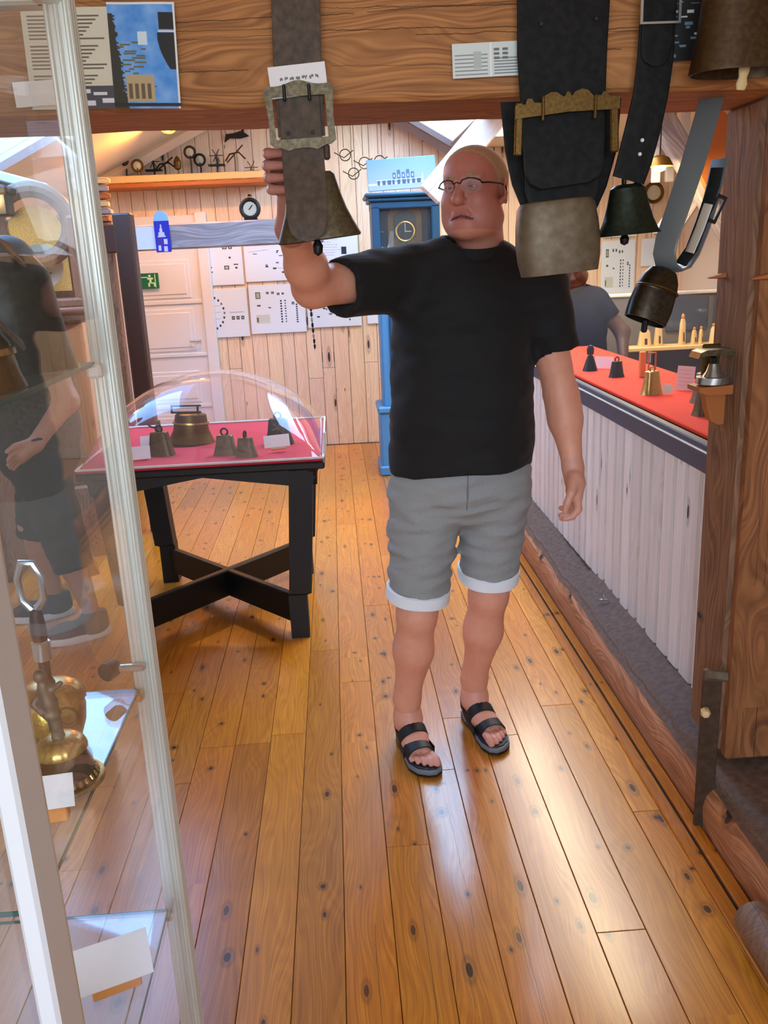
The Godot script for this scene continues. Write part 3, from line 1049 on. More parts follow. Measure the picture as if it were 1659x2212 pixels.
func counter() -> void:
	var c := thing("display_counter", "long counter clad in upright whitewashed boards with a dark grey edge", "counter", Vector3(1.05, 0, -3.6))
	var z := 1.38
	while z > -1.5:
		var w := rng.randf_range(0.082, 0.108)
		var tint := rng.randf_range(0.86, 0.98)
		part("board", fin(box(0.030, 0.72, w - 0.011, 0.009), 25.0, Vector3(2.2, 0.7, 1), Vector2(rng.randf(), rng.randf()), Color(tint, tint * 0.97, tint * 0.95)), M.pale_board, c, Vector3(0.0, 0.54, z - w / 2))
		z -= w
	part("core", fin(mv(box(0.40, 0.76, 2.86), Vector3(0.215, 0.50, -0.05))), M.under, c)
	part("edge_band", fin(mv(box(0.03, 0.058, 2.88, 0.004), Vector3(-0.004, 0.899, -0.06))), M.blue_grey, c)
	part("edge_bead", fin(mv(box(0.012, 0.006, 2.88, 0.002), Vector3(-0.016, 0.932, -0.06))), M.aluminium, c)
	part("upper_band", fin(mv(box(0.03, 0.02, 2.88, 0.004), Vector3(0.0, 0.944, -0.06))), M.blue_grey, c)
	solo("red_cloth", fin(mv(box(0.42, 0.014, 2.84, 0.003), Vector3(0, 0, 0))), M.orange_cloth, "orange red cloth covering the counter top under the bells", "cloth", Vector3(1.285, 0.9555, -3.66))
	# clear hood over the counter
	var arc := []
	for i in 15:
		var a := i / 14.0 * PI * 0.5
		arc.append(Vector3(1.08 + 0.40 * (1.0 - cos(a)), 0.966 + 0.34 * sin(a), 0))
	var rings := []
	for zz in [-2.24, -5.06]:
		var r := PackedVector3Array()
		for p in arc:
			r.append(Vector3(p.x, p.y, zz))
		for i in range(arc.size() - 1, -1, -1):
			r.append(Vector3(arc[i].x + 0.003, arc[i].y - 0.003, zz))
		rings.append(r)
	solo("clear_hood", fin(loft(rings, false)), M.hood, "clear curved acrylic hood over the red counter top", "hood")
	var y := 0.963
	var cow := func(r: float, h: float, sz: float) -> ArrayMesh:
		return fin(vessel([Vector2(r * 0.5, h), Vector2(r * 0.62, h * 0.97), Vector2(r * 0.72, h * 0.6), Vector2(r * 0.86, h * 0.2), Vector2(r, 0.0)], 0.003, 28, sz, 0.7))
	var list := [
		["brass", 0.044, 0.088, 0.7, Vector3(1.19, y, -3.25), "small bright fluted brass bell at the middle front of the red counter"],
		["dark_iron", 0.036, 0.07, 0.7, Vector3(1.215, y, -3.75), "small dark bell behind the brass one on the red counter"],
		["rust", 0.056, 0.105, 0.6, Vector3(1.30, y, -3.02), "grey stone coloured bell beside the tan bell on the counter"],
		["old_brass", 0.044, 0.085, 0.75, Vector3(1.20, y, -2.78), "tan brass bell nearest the post on the red counter"],
	]
	for q in list:
		var o := thing("counter_bell", q[5], "bell", q[4], Vector3(0, 20, 0), "bells on the counter")
		part("bell_body", cow.call(q[1], q[2], q[3]), M[q[0]], o)
		part("loop", fin(hoop(Vector3(0, q[2] + 0.006, 0), 0.010, 0.003)), M[q[0]], o)
	var db := thing("counter_bell", "tall dark hand bell on the far end of the red counter", "bell", Vector3(1.17, y, -4.0), Vector3.ZERO, "bells on the counter")
	part("bell_body", fin(vessel([Vector2(0.012, 0.07), Vector2(0.02, 0.05), Vector2(0.035, 0.0)], 0.003, 20)), M.black_iron, db)
	part("handle", fin(lathe([Vector2(0.0005, 0.07), Vector2(0.016, 0.075), Vector2(0.018, 0.1), Vector2(0.010, 0.115), Vector2(0.0005, 0.118)], 12)), M.black_iron, db)
	for q in [[Vector3(1.34, y, -3.30), Vector3(0.065, 0.092, -8.0), "tall white card with fine print standing on the red counter", 1], [Vector3(1.25, y, -4.05), Vector3(0.085, 0.055, -5.0), "wide white card standing at the far end of the red counter", 0]]:
		var t := page(96, 128, Color(0.95, 0.92, 0.93))
		if q[3]:
			for i in 5:
				scrawl(t, 10, 20 + i * 20, 70, 4, Color(0.6, 0.55, 0.58))
		solo("label_card", sheet(q[1].x, q[1].y, 0.001), mat("print%d" % q[3], Color.WHITE, 0.7, 0.0, ImageTexture.create_from_image(t)), q[2], "card", q[0] + Vector3(0, q[1].y / 2, 0), Vector3(-8, -25, q[1].z * 0.5), "cards on the counter")
	solo("price_tag", fin(lathe([Vector2(0.0005, 0), Vector2(0.02, 0), Vector2(0.022, 0.002), Vector2(0.0005, 0.003)], 14)), M.card, "small round white tag on the red counter beside the brass bell", "tag", Vector3(1.24, y + 0.02, -3.22), Vector3(60, 0, 10))
	solo("wooden_block", fin(box(0.026, 0.11, 0.02)), M.pine, "upright orange wooden block on the red counter behind the bells", "block", Vector3(1.31, y + 0.055, -3.70))
	solo("wooden_easel", fin(join([mv(box(0.006, 0.1, 0.01), Vector3(-0.015, 0.05, 0)), mv(box(0.006, 0.1, 0.01), Vector3(0.015, 0.05, 0)), mv(box(0.036, 0.006, 0.01), Vector3(0, 0.1, 0))])), M.orange_wood, "small open wooden easel on the red counter beside the orange block", "easel", Vector3(1.36, y, -3.72))
	var hb := thing("hand_bell", "hand bell with a tan wooden handle near the post on the counter", "bell", Vector3(1.33, y, -2.86))
	part("bell_body", fin(vessel([Vector2(0.012, 0.05), Vector2(0.026, 0.045), Vector2(0.032, 0.02), Vector2(0.04, 0.0)], 0.003, 20)), M.rust, hb)
	part("handle", fin(mv(slab(P([-0.012, 0, 0.012, 0, 0.017, 0.05, 0.014, 0.08, 0, 0.088, -0.014, 0.08, -0.015, 0.05]), 0.016), Vector3(0, 0.05, 0)), 40.0), M.orange_wood, hb)

func pic(im: Image) -> StandardMaterial3D:
	return mat("print", Color.WHITE, 0.6, 0.0, ImageTexture.create_from_image(im))

func poster(kind: int) -> StandardMaterial3D:
	var im := page(256, 220, Color(0.86, 0.92, 0.97))
	var ink := Color(0.10, 0.16, 0.20)
	var blue := Color(0.30, 0.45, 0.62)
	if kind == 0:      # a ring of small pictures
		for i in 22:
			var a := TAU * i / 22
			im.fill_rect(Rect2i(80 + int(cos(a) * 68) - 4, 108 + int(sin(a) * 78) - 5, 8, 10), ink if i % 5 else blue)
		for i in 3:
			im.fill_rect(Rect2i(180 + i * 22, 125, 14, 16), ink)
			im.fill_rect(Rect2i(183 + i * 22, 129, 8, 8), Color(0.6, 0.64, 0.62))
		im.fill_rect(Rect2i(172, 106, 66, 2), blue)
		for q in 3:
			for x in range(20, 130):
				im.fill_rect(Rect2i(x, 82 + q * 30 - x / 14, 1, 1), blue)
	elif kind == 1:    # scattered pictures and a caption box
		for q in [[30, 30, 22, 30], [80, 30, 12, 10], [104, 30, 12, 10], [130, 36, 12, 10], [152, 36, 10, 9], [34, 88, 16, 7], [86, 100, 12, 5], [196, 80, 12, 12]]:
			im.fill_rect(Rect2i(q[0], q[1], q[2], q[3]), ink)
			im.fill_rect(Rect2i(q[0] + 3, q[1] + 3, q[2] - 6, maxi(1, q[3] - 6)), Color(0.62, 0.68, 0.6))
		for i in 9:
			im.fill_rect(Rect2i(142, 70 + i * 12, 8, 7), ink)
			im.fill_rect(Rect2i(162, 70 + i * 12, 7, 6), blue if i % 3 else ink)
			im.fill_rect(Rect2i(214, 90 + i * 10, 8, 6), ink)
		im.fill_rect(Rect2i(26, 134, 64, 40), Color(0.78, 0.83, 0.80))
		im.fill_rect(Rect2i(28, 146, 9, 22), Color(0.35, 0.42, 0.25))
	elif kind == 2:    # a few items with leader lines
		for i in 16:
			im.fill_rect(Rect2i(rng.randi_range(20, 220), rng.randi_range(40, 190), rng.randi_range(7, 18), rng.randi_range(4, 9)), ink if i % 4 else blue)
		for i in 90:
			im.fill_rect(Rect2i(20 + i, 60 - i / 9, 1, 1), ink)
			im.fill_rect(Rect2i(130 + i, 150 + i / 12, 1, 1), ink)
	elif kind == 3:    # text columns with two square pictures
		for i in 12:
			scrawl(im, 16, 40 + i * 11, 90, 3, Color(0.66, 0.75, 0.84))
		for q in [[170, 14, 20, 20], [198, 14, 16, 20], [172, 120, 22, 20], [216, 112, 20, 6], [196, 74, 9, 9], [100, 124, 16, 5], [102, 148, 16, 5], [222, 128, 10, 9]]:
			im.fill_rect(Rect2i(q[0], q[1], q[2], q[3]), ink)
			im.fill_rect(Rect2i(q[0] + 4, q[1] + 4, maxi(1, q[2] - 8), maxi(1, q[3] - 8)), Color(0.7, 0.76, 0.74))
	else:
		for i in 14:
			scrawl(im, rng.randi_range(20, 120), 16 + i * 14, rng.randi_range(50, 110), 4, Color(0.35, 0.42, 0.5))
		im.fill_rect(Rect2i(180, 60, 24, 40), ink)
		im.fill_rect(Rect2i(130, 140, 60, 40), Color(0.74, 0.78, 0.8))
	return pic(im)

func back_room() -> void:
	# door with its frame
	var d := struct("door_1", "pale white panelled door with a green exit sign in the back wall", "door")
	d.position = Vector3(-1.34, 0, -7.30)
	part("door_leaf", fin(mv(box(0.58, 1.90, 0.04), Vector3(0, 0.95, 0.0))), M.white_paint, d)
	for q in [[1.42, 0.30], [1.02, 0.34], [0.56, 0.26], [0.22, 0.24]]:
		part("door_panel", fin(join([mv(box(0.42, q[1], 0.014, 0.006), Vector3(0, q[0], 0.022)), mv(box(0.36, q[1] - 0.06, 0.016, 0.006), Vector3(0, q[0], 0.028))])), M.white_paint, d)
		part("door_rail", fin(mv(box(0.58, 0.03, 0.012, 0.004), Vector3(0, q[0] - q[1] / 2 - 0.03, 0.026))), M.white_paint, d)
	for q in [[-0.33, 0.95, 0.08, 1.94], [0.335, 0.95, 0.09, 1.94]]:
		part("door_frame", fin(mv(box(q[2], q[3], 0.06, 0.008), Vector3(q[0], q[1], 0.015))), M.white_paint, d)
	part("handle", fin(tube([Vector3(0.24, 0.93, 0.02), Vector3(0.24, 0.93, 0.06), Vector3(0.16, 0.93, 0.065)], 0.008)), M.steel, d)
	var g := page(128, 64, Color(0.02, 0.42, 0.26))
	var wh := Color(0.75, 0.92, 0.78)
	for q in [[4, 14, 78, 4], [18, 26, 34, 16], [86, 6, 10, 10], [80, 18, 26, 8], [88, 26, 10, 16], [82, 40, 8, 16], [96, 38, 14, 6], [106, 40, 6, 16], [112, 4, 4, 56]]:
		g.fill_rect(Rect2i(q[0], q[1], q[2], q[3]), wh)
	solo("exit_sign", fin(box(0.235, 0.12, 0.008)), mat("exit_green", Color(0.02, 0.40, 0.25), 0.4), "green exit sign with a pale running figure on the white door", "sign", Vector3(-1.49, 1.415, -7.245))
	part("sign_face", sheet(0.232, 0.117), pic(g), get_node("exit_sign"), Vector3(0, 0, 0.0046))
	# posters in two rows
	var pos := [[-0.92, 1.135, 0.45, 0.385, 0, "pale poster with a ring of small pictures, lower row nearest the door"], [-0.455, 1.15, 0.45, 0.385, 1, "pale poster with scattered pictures and a caption box, lower row second from the door"], [0.005, 1.17, 0.44, 0.37, 2, "pale poster with leader lines, lower row below the raised arm"], [0.42, 1.18, 0.30, 0.37, 4, "pale poster half hidden behind the blue clock, lower row"],
		[-0.93, 1.52, 0.45, 0.33, 3, "pale poster with text and square pictures, upper row nearest the door"], [-0.465, 1.53, 0.45, 0.32, 2, "pale poster behind the raised forearm, upper row"], [0.0, 1.54, 0.44, 0.32, 4, "pale poster between the raised arm and the blue clock, upper row"],
		[2.35, 1.33, 0.28, 0.47, 1, "tall pale poster seen right of the large grey bell"], [2.67, 1.46, 0.26, 0.22, 3, "small pale poster below the dark green bell"], [2.36, 1.68, 0.28, 0.18, 2, "small pale poster above the tall poster at right"]]
	for q in pos:
		var o := thing("poster", q[5], "poster", Vector3(q[0], q[1], -7.305), Vector3.ZERO, "posters on the back wall")
		part("backing_board", fin(box(q[2], q[3], 0.012, 0.002)), M.white_paint, o)
		part("printed_face", sheet(q[2] - 0.006, q[3] - 0.006), poster(q[4]), o, Vector3(0, 0, 0.0066))
	# grey crossbeam, in front of the wall
	solo("grey_crossbeam", plank_mesh(1.42, 0.165, 0.16, 0, 0.01), M.grey_wood, "weathered grey horizontal beam across the back above the door and posters", "beam", Vector3(-0.75, 1.71, -6.28), Vector3(0, 0, 0.2))
	solo("beam_socket", plank_mesh(0.14, 0.18, 0.2, 1, 0.008), M.dark_wood, "dark wooden block at the left end of the grey beam", "block", Vector3(-1.42, 1.71, -6.26))
	solo("white_notice", sheet(0.17, 0.145), pic(page(8, 8, Color(0.86, 0.91, 0.97))), "blank white notice fixed to the left end of the grey beam", "notice", Vector3(-1.245, 1.705, -6.194))
	var bl := page(64, 128, Color(0.12, 0.14, 0.72))
	for q in [[26, 14, 6, 20], [22, 30, 12, 20], [16, 46, 26, 16], [12, 60, 34, 6], [36, 74, 16, 22], [10, 96, 12, 26], [34, 104, 16, 22]]:
		bl.fill_rect(Rect2i(q[0], q[1], q[2], q[3]), Color(0.82, 0.80, 0.93))
	bl.fill_rect(Rect2i(8, 66, 26, 34), Color(0.25, 0.18, 0.60))
	var bs := thing("blue_banner", "blue and white banner with pale figures hanging over the grey beam", "banner", Vector3(-1.115, 1.72, -6.19))
	part("cloth", fin(box(0.100, 0.20, 0.012)), mat("banner_blue", Color(0.12, 0.14, 0.70), 0.6), bs, Vector3(0, -0.01, 0))
	part("printed_face", sheet(0.098, 0.198), pic(bl), bs, Vector3(0, -0.01, 0.0066))
	part("rounded_top", fin(mv(slab(P([-0.05, 0, 0.05, 0, 0.045, 0.04, 0.025, 0.06, -0.01, 0.065, -0.038, 0.045]), 0.012), Vector3(0, 0.09, 0))), mat("pale_blue", Color(0.55, 0.76, 0.95), 0.5), bs)
	var rc := thing("ring_clock", "round grey ring clock standing on the grey crossbeam", "clock", Vector3(-0.525, 1.795, -6.26))
	part("rim", fin(hoop(Vector3(0, 0.072, 0), 0.058, 0.015)), M.dark_iron, rc)
	part("dial", fin(mv(lathe([Vector2(0.0005, 0), Vector2(0.055, 0), Vector2(0.055, 0.008), Vector2(0.03, 0.012), Vector2(0.0005, 0.006)], 28), Vector3(0, 0.072, -0.004), Vector3(90, 0, 0))), M.dial, rc)
	part("pointer", fin(mv(box(0.006, 0.04, 0.004), Vector3(0.006, 0.08, 0.01), Vector3(0, 0, -40))), M.ink, rc)
	part("foot", fin(mv(box(0.09, 0.012, 0.03), Vector3(0, 0.006, 0))), M.black_iron, rc)
	part("top_cap", fin(mv(lathe([Vector2(0.0005, 0), Vector2(0.022, 0.0), Vector2(0.016, 0.012), Vector2(0.0005, 0.016)], 14), Vector3(0, 0.15, 0))), M.black_iron, rc)
	# shelf high on the gable with its instruments
	var sh := thing("gable_shelf", "long wooden shelf high on the gable wall carrying old instruments", "shelf", Vector3(-1.08, 2.11, -7.17))
	part("board", plank_mesh(1.26, 0.035, 0.28, 0, 0.006), M.orange_wood, sh)
	part("front_lip", plank_mesh(1.26, 0.05, 0.02, 0, 0.004), M.pale_wood, sh, Vector3(0, 0.045, 0.13))
	var k := 0
	var names := ["small dark sextant", "tall thin lamp on a stem", "hourglass shaped stand", "open wire frame instrument", "grey cone shaped weight", "round compass box on legs", "dark ring gauge on a slanted arm", "spoked wheel on a tall stem", "lantern shaped instrument on a tray", "low curved bracket", "pointed grey flask", "folded black gauge"]
	for x in [-0.57, -0.43, -0.33, -0.235, -0.14, -0.03, 0.12, 0.255, 0.40, -0.50, 0.06, 0.52]:
		var h: float = [0.12, 0.20, 0.13, 0.18, 0.16, 0.13, 0.17, 0.20, 0.21, 0.07, 0.22, 0.09][k]
		var o := thing("instrument", "%s on the gable shelf" % names[k], "instrument", Vector3(-1.08 + x, 2.128, -7.24 + (k % 3) * 0.07), Vector3.ZERO, "instruments on the gable shelf")
		var m: Material = [M.black_iron, M.dark_iron, M.old_brass][k % 3]
		o.scale = Vector3.ONE * 1.15
		part("foot", fin(lathe([Vector2(0.0005, 0), Vector2(0.035, 0), Vector2(0.03, 0.008), Vector2(0.008, 0.014), Vector2(0.0005, 0.015)], 14)), m, o)
		part("stem", fin(tube([Vector3(0, 0.01, 0), Vector3(0.004, h * 0.6, 0), Vector3(0, h * 0.75, 0)], 0.006, 6)), m, o)
		match k % 4:
			0:
				part("arc", fin(tube([Vector3(-0.06, h * 0.55, 0), Vector3(-0.03, h * 0.75, 0), Vector3(0.03, h * 0.8, 0), Vector3(0.07, h * 0.6, 0)], 0.006, 6)), m, o)
				part("arm", fin(tube([Vector3(-0.05, h * 0.5, 0.01), Vector3(0.06, h, 0.01)], 0.005, 6)), m, o)
			1:
				part("head", fin(mv(lathe([Vector2(0.0005, 0), Vector2(0.02, 0.01), Vector2(0.026, 0.05), Vector2(0.012, 0.08), Vector2(0.0005, 0.09)], 12), Vector3(0, h * 0.55, 0))), m, o)
			2:
				part("ring", fin(hoop(Vector3(0, h * 0.85, 0), 0.034, 0.008, Vector3.ZERO, 18, 6)), m, o)
				part("dial", fin(mv(lathe([Vector2(0.0005, 0), Vector2(0.03, 0), Vector2(0.0005, 0.008)], 14), Vector3(0, h * 0.85, 0), Vector3(90, 0, 0))), M.dial, o)
			3:
				for e in 3:
					part("spoke", fin(mv(box(0.09, 0.005, 0.005), Vector3(0, h * 0.8, 0), Vector3(0, 0, e * 60))), m, o)
				part("tray", fin(mv(box(0.11, 0.012, 0.05), Vector3(0, h * 0.5, 0))), m, o)
		k += 1
	var bird := thing("bird_ornament", "black flat bird ornament high on the gable above the shelf", "ornament", Vector3(-0.66, 2.475, -7.29))
	part("wing", fin(slab(P([-0.10, 0.05, -0.085, 0.0, -0.03, 0.005, 0.03, 0.02, 0.06, 0.09, 0.065, 0.10, 0.05, 0.01, 0.09, -0.02, 0.02, -0.035, -0.06, -0.03, -0.105, -0.06, -0.09, 0.0]), 0.012), 30.0), M.black_iron, bird)
	# wire ornaments on strings from the roof
	k = 0
	for q in [[0.16, 2.30], [0.22, 2.18], [0.30, 2.24], [0.42, 2.26]]:
		var o := thing("wire_ornament", ["thin wire ornament hanging first on the left of the strings", "thin wire ornament on the longest of the strings", "thin brass wire ornament hanging third from the left", "thin wire ornament hanging nearest the blue clock board"][k], "ornament", Vector3(q[0] - 0.02, q[1], -6.9 - (k % 2) * 0.12), Vector3.ZERO, "wire ornaments on strings")
		part("string", fin(tube([Vector3(0, 0, 0), Vector3(0, 2.62 - q[1], 0)], 0.002, 5)), M.dark_iron, o)
		part("wire_loop", fin(hoop(Vector3(0.01, -0.05, 0), 0.04, 0.004, Vector3(0, 0, 0), 14, 5)), M.old_brass if k == 2 else M.dark_iron, o)
		part("cross_wire", fin(tube([Vector3(-0.07, -0.03, 0), Vector3(0.0, -0.07, 0.01), Vector3(0.07, -0.02, 0)], 0.004, 5)), M.old_brass, o)
		k += 1
	var ch := thing("hanging_chain", "dark bead chain hanging in front of the posters and ending in a point", "chain", Vector3(-0.165, 1.63, -6.192))
	part("hook", fin(mv(box(0.012, 0.03, 0.016, 0.003), Vector3(0, 0.01, -0.002))), M.black_iron, ch)
	part("string", fin(tube([Vector3(0, 0, 0), Vector3(0.005, -0.42, 0)], 0.003, 5)), M.ink, ch)
	for i in 9:
		part("bead", fin(mv(lathe([Vector2(0.0005, -0.02), Vector2(0.011 - i * 0.0006, -0.008), Vector2(0.008, 0.012), Vector2(0.0005, 0.02)], 8), Vector3(0.006 + i * 0.0015, -0.40 - i * 0.037, 0))), M.black_iron if i % 3 else M.steel, ch)
	# blue longcase clock
	var c := thing("longcase_clock", "tall blue painted longcase clock with an arched dial behind the man", "clock", Vector3(0.515, 0, -6.27))
	part("base", fin(mv(box(0.46, 0.46, 0.34, 0.012), Vector3(0, 0.23, 0))), M.clock_blue_light, c)
	part("plinth", fin(mv(box(0.49, 0.07, 0.37, 0.01), Vector3(0, 0.035, 0))), M.clock_blue_light, c)
	part("base_moulding", fin(mv(box(0.49, 0.05, 0.37, 0.012), Vector3(0, 0.475, 0))), M.clock_blue_light, c)
	part("trunk", fin(mv(box(0.40, 1.06, 0.30, 0.014), Vector3(0, 1.02, 0))), M.clock_blue_light, c)
	part("trunk_door", fin(mv(box(0.28, 0.86, 0.02, 0.01), Vector3(0, 1.02, 0.16))), M.clock_blue, c)
	part("hood", fin(join([mv(box(0.46, 0.05, 0.34, 0.008), Vector3(0, 1.545, 0)), mv(box(0.055, 0.28, 0.32, 0.008), Vector3(-0.2, 1.70, 0)), mv(box(0.055, 0.28, 0.32, 0.008), Vector3(0.2, 1.70, 0)), mv(box(0.46, 0.05, 0.32, 0.008), Vector3(0, 1.845, 0)), mv(box(0.40, 0.28, 0.05, 0.004), Vector3(0, 1.70, -0.12))])), M.clock_blue, c)
	part("cornice", fin(join([mv(box(0.50, 0.025, 0.36, 0.008), Vector3(0, 1.88, 0)), mv(box(0.54, 0.028, 0.40, 0.01), Vector3(0, 1.908, 0))])), M.clock_blue, c)
	var arch := PackedVector2Array()
	for i in 19:
		var a := PI * i / 18.0
		arch.append(Vector2(cos(a) * 0.115, 0.09 + sin(a) * 0.10))
	arch.append(Vector2(-0.115, -0.09))
	arch.append(Vector2(0.115, -0.09))
	part("arched_dial", fin(mv(slab(arch, 0.02), Vector3(0, 1.67, 0.06)), 40.0), M.old_brass, c)
	var arch2 := PackedVector2Array()
	for p in arch:
		arch2.append(p * 0.66 + Vector2(0, 0.02))
	part("dial_plate", fin(mv(slab(arch2, 0.02), Vector3(0, 1.67, 0.067)), 40.0), M.dark_iron, c)
	part("dial_ring", fin(hoop(Vector3(0, 1.675, 0.078), 0.062, 0.007)), M.brass, c)
	part("pointer", fin(join([mv(box(0.005, 0.06, 0.004), Vector3(0, 1.70, 0.085)), mv(box(0.045, 0.005, 0.004), Vector3(0.02, 1.675, 0.085))])), M.dial, c)
	part("hood_glass", fin(mv(box(0.34, 0.27, 0.003), Vector3(0, 1.70, 0.13))), M.pane, c)
	var sc := page(192, 96, Color(0.50, 0.60, 0.72))
	for i in 96:
		sc.fill_rect(Rect2i(0, i, 192, 1), Color(0.46 + i * 0.002, 0.58 + i * 0.001, 0.72))
	for q in [[0, 74, 192, 6], [24, 64, 130, 2], [154, 50, 2, 26]]:
		sc.fill_rect(Rect2i(q[0], q[1], q[2], q[3]), Color(0.85, 0.88, 0.92))
	for i in 9:
		sc.fill_rect(Rect2i(26 + i * 14, 66, 7 + i % 3 * 2, 14), Color(0.30, 0.34, 0.42))
	for i in 5:
		sc.fill_rect(Rect2i(70 + i * 13, 44 - i % 2 * 8, 9, 20 + i % 2 * 8), Color(0.30, 0.38, 0.48))
		sc.fill_rect(Rect2i(73 + i * 13, 50, 3, 8), Color(0.85, 0.85, 0.85))
	var bd := thing("picture_board", "blue grey picture board of a harbour standing on top of the blue clock", "picture", Vector3(0.505, 2.045, -6.2), Vector3(-4, 0, 2))
	part("board", fin(box(0.46, 0.20, 0.01)), M.clock_blue_light, bd)
	part("printed_face", sheet(0.455, 0.195), pic(sc), bd, Vector3(0, 0, 0.0055))
	# left: dark post, brown clock, hanging things seen through the glass case
	solo("dark_post", plank_mesh(0.10, 1.80, 0.10, 1, 0.01), M.dark_wood, "slim dark brown post in front of the white door", "post", Vector3(-1.11, 0.90, -5.05))
	var bc := thing("longcase_clock", "brown longcase clock with a brass arched dial seen through the glass case", "clock", Vector3(-1.49, 0, -4.75), Vector3(0, 14, 0))
	part("base", fin(mv(box(0.40, 0.40, 0.30, 0.012), Vector3(0, 0.20, 0))), M.brown_wood, bc)
	part("trunk", fin(mv(box(0.32, 0.86, 0.24, 0.012), Vector3(0, 0.83, 0))), M.orange_wood, bc)
	part("trunk_door", fin(mv(box(0.20, 0.70, 0.02, 0.008), Vector3(0, 0.83, 0.125))), M.brown_wood, bc)
	part("shoulder_moulding", fin(join([mv(box(0.40, 0.05, 0.30, 0.014), Vector3(0, 1.28, 0)), mv(box(0.46, 0.03, 0.34, 0.01), Vector3(0, 1.32, 0))])), M.brown_wood, bc)
	part("hood", fin(join([mv(box(0.06, 0.44, 0.28, 0.014), Vector3(-0.18, 1.56, 0)), mv(box(0.06, 0.44, 0.28, 0.014), Vector3(0.18, 1.56, 0)), mv(box(0.42, 0.05, 0.30, 0.012), Vector3(0, 1.355, 0)), mv(box(0.36, 0.44, 0.04, 0.004), Vector3(0, 1.56, -0.1)), mv(hoop(Vector3(0, 1.74, 0.08), 0.17, 0.04, Vector3.ZERO, 28, 10), Vector3.ZERO)])), M.brown_wood, bc)
	var dial2 := []
	for p in arch:
		dial2.append(p.x * 1.2)
		dial2.append(p.y * 1.5)
	part("arched_dial", fin(mv(slab(P(dial2), 0.02), Vector3(0, 1.55, 0.03)), 40.0), M.brass, bc)
	part("dial_ring", fin(mv(lathe([Vector2(0.0005, 0), Vector2(0.11, 0), Vector2(0.11, 0.006), Vector2(0.0005, 0.006)], 28), Vector3(0, 1.54, 0.045), Vector3(90, 0, 0))), M.dial, bc)
	part("pointer", fin(join([mv(box(0.006, 0.09, 0.004), Vector3(0.02, 1.57, 0.056), Vector3(0, 0, -35)), mv(box(0.006, 0.07, 0.004), Vector3(0.02, 1.52, 0.056), Vector3(0, 0, -120))])), M.ink, bc)
	solo("blue_apron", fin(loft([PackedVector3Array([Vector3(-0.03, 0.22, 0), Vector3(0, 0.22, 0.02), Vector3(0.03, 0.22, 0), Vector3(0, 0.22, -0.02)]), PackedVector3Array([Vector3(-0.055, 0.05, 0), Vector3(0, 0.05, 0.04), Vector3(0.06, 0.05, 0), Vector3(0, 0.05, -0.03)]), PackedVector3Array([Vector3(-0.05, -0.22, 0), Vector3(0, -0.22, 0.05), Vector3(0.12, -0.22, 0), Vector3(0, -0.22, -0.04)])]), 60.0), mat("apron", Color(0.42, 0.53, 0.64), 0.9), "pale blue grey apron hanging on the left behind the glass case", "apron", Vector3(-1.80, 1.90, -4.62))
	var sp := thing("spot_lamp", "black box spot lamp with a lit bulb beside the brown clock", "lamp", Vector3(-1.58, 1.83, -4.50))
	part("housing", fin(box(0.14, 0.11, 0.10, 0.01)), M.black_iron, sp)
	part("hood", fin(mv(box(0.17, 0.04, 0.14, 0.01), Vector3(0, 0.06, 0))), M.black_iron, sp)
	part("bracket", fin(tube([Vector3(0, 0.07, -0.03), Vector3(-0.02, 0.22, -0.05)], 0.012, 6)), M.black_iron, sp)
	part("bulb", fin(mv(lathe([Vector2(0.0005, 0), Vector2(0.022, 0.0), Vector2(0.026, 0.012), Vector2(0.0005, 0.02)], 12), Vector3(-0.01, 0.035, 0.052), Vector3(90, 0, 0))), M.bulb_glow, sp)
	omni("spot_lamp_light", Vector3(-1.59, 1.86, -4.40), 0.25, Color(1.0, 0.82, 0.55))
	var rail := thing("sloping_rail", "white sloping rail below the roof window at the far left", "rail", Vector3(-1.75, 2.02, -4.9), Vector3(0, 0, -17))
	part("rail", fin(box(0.62, 0.05, 0.06, 0.008)), M.white_paint, rail)
	part("shadow_gap", fin(mv(box(0.60, 0.016, 0.05, 0.003), Vector3(0, -0.03, 0))), M.ink, rail)
	solo("leaning_board", plank_mesh(0.10, 1.85, 0.025, 1, 0.004), M.orange_wood, "long orange wooden board leaning at the far left behind the case", "board", Vector3(-1.52, 0.93, -4.2), Vector3(0, 0, 14))
	for q in [[1.05, 0.30, 0.42, 0.9, M.brown_wood, "low brown wooden cabinet under the leaning board at the far left", "cabinet"]]:
		var cb := thing("wooden_cabinet", q[5], q[6], Vector3(-1.98, 0, -4.5))
		part("body", fin(mv(box(0.55, 1.05, 0.45, 0.01), Vector3(0, 0.525, 0))), M.brown_wood, cb)
		for sx in [-0.13, 0.13]:
			part("cabinet_door", fin(mv(box(0.24, 0.9, 0.02, 0.008), Vector3(sx, 0.52, 0.23))), M.orange_wood, cb)
			part("knob", fin(mv(lathe([Vector2(0.0005, 0), Vector2(0.01, 0.0), Vector2(0.014, 0.015), Vector2(0.0005, 0.02)], 10), Vector3(sx * 0.3, 0.55, 0.24), Vector3(90, 0, 0))), M.brass, cb)
	# stacked trays on the wall left of the shelf
	for i in 6:
		solo("wooden_tray", fin(join([box(0.13, 0.03, 0.12, 0.004), mv(box(0.10, 0.006, 0.12, 0.002), Vector3(0, 0.018, 0))])), [M.orange_wood, M.grey_wood, M.pale_wood][i % 3], "%s tray of the small stack at the left end of the grey beam" % ["bottom", "second", "third", "fourth", "fifth", "top"][i], "tray", Vector3(-1.53 + i % 2 * 0.012, 1.84 + i * 0.048, -6.30), Vector3(0, i * 5, 0), "stacked trays")
	solo("tray_post", plank_mesh(0.10, 1.85, 0.1, 1, 0.006), M.brown_wood, "brown upright post carrying the small stack of trays", "post", Vector3(-1.53, 0.90, -6.32))
	right_back()

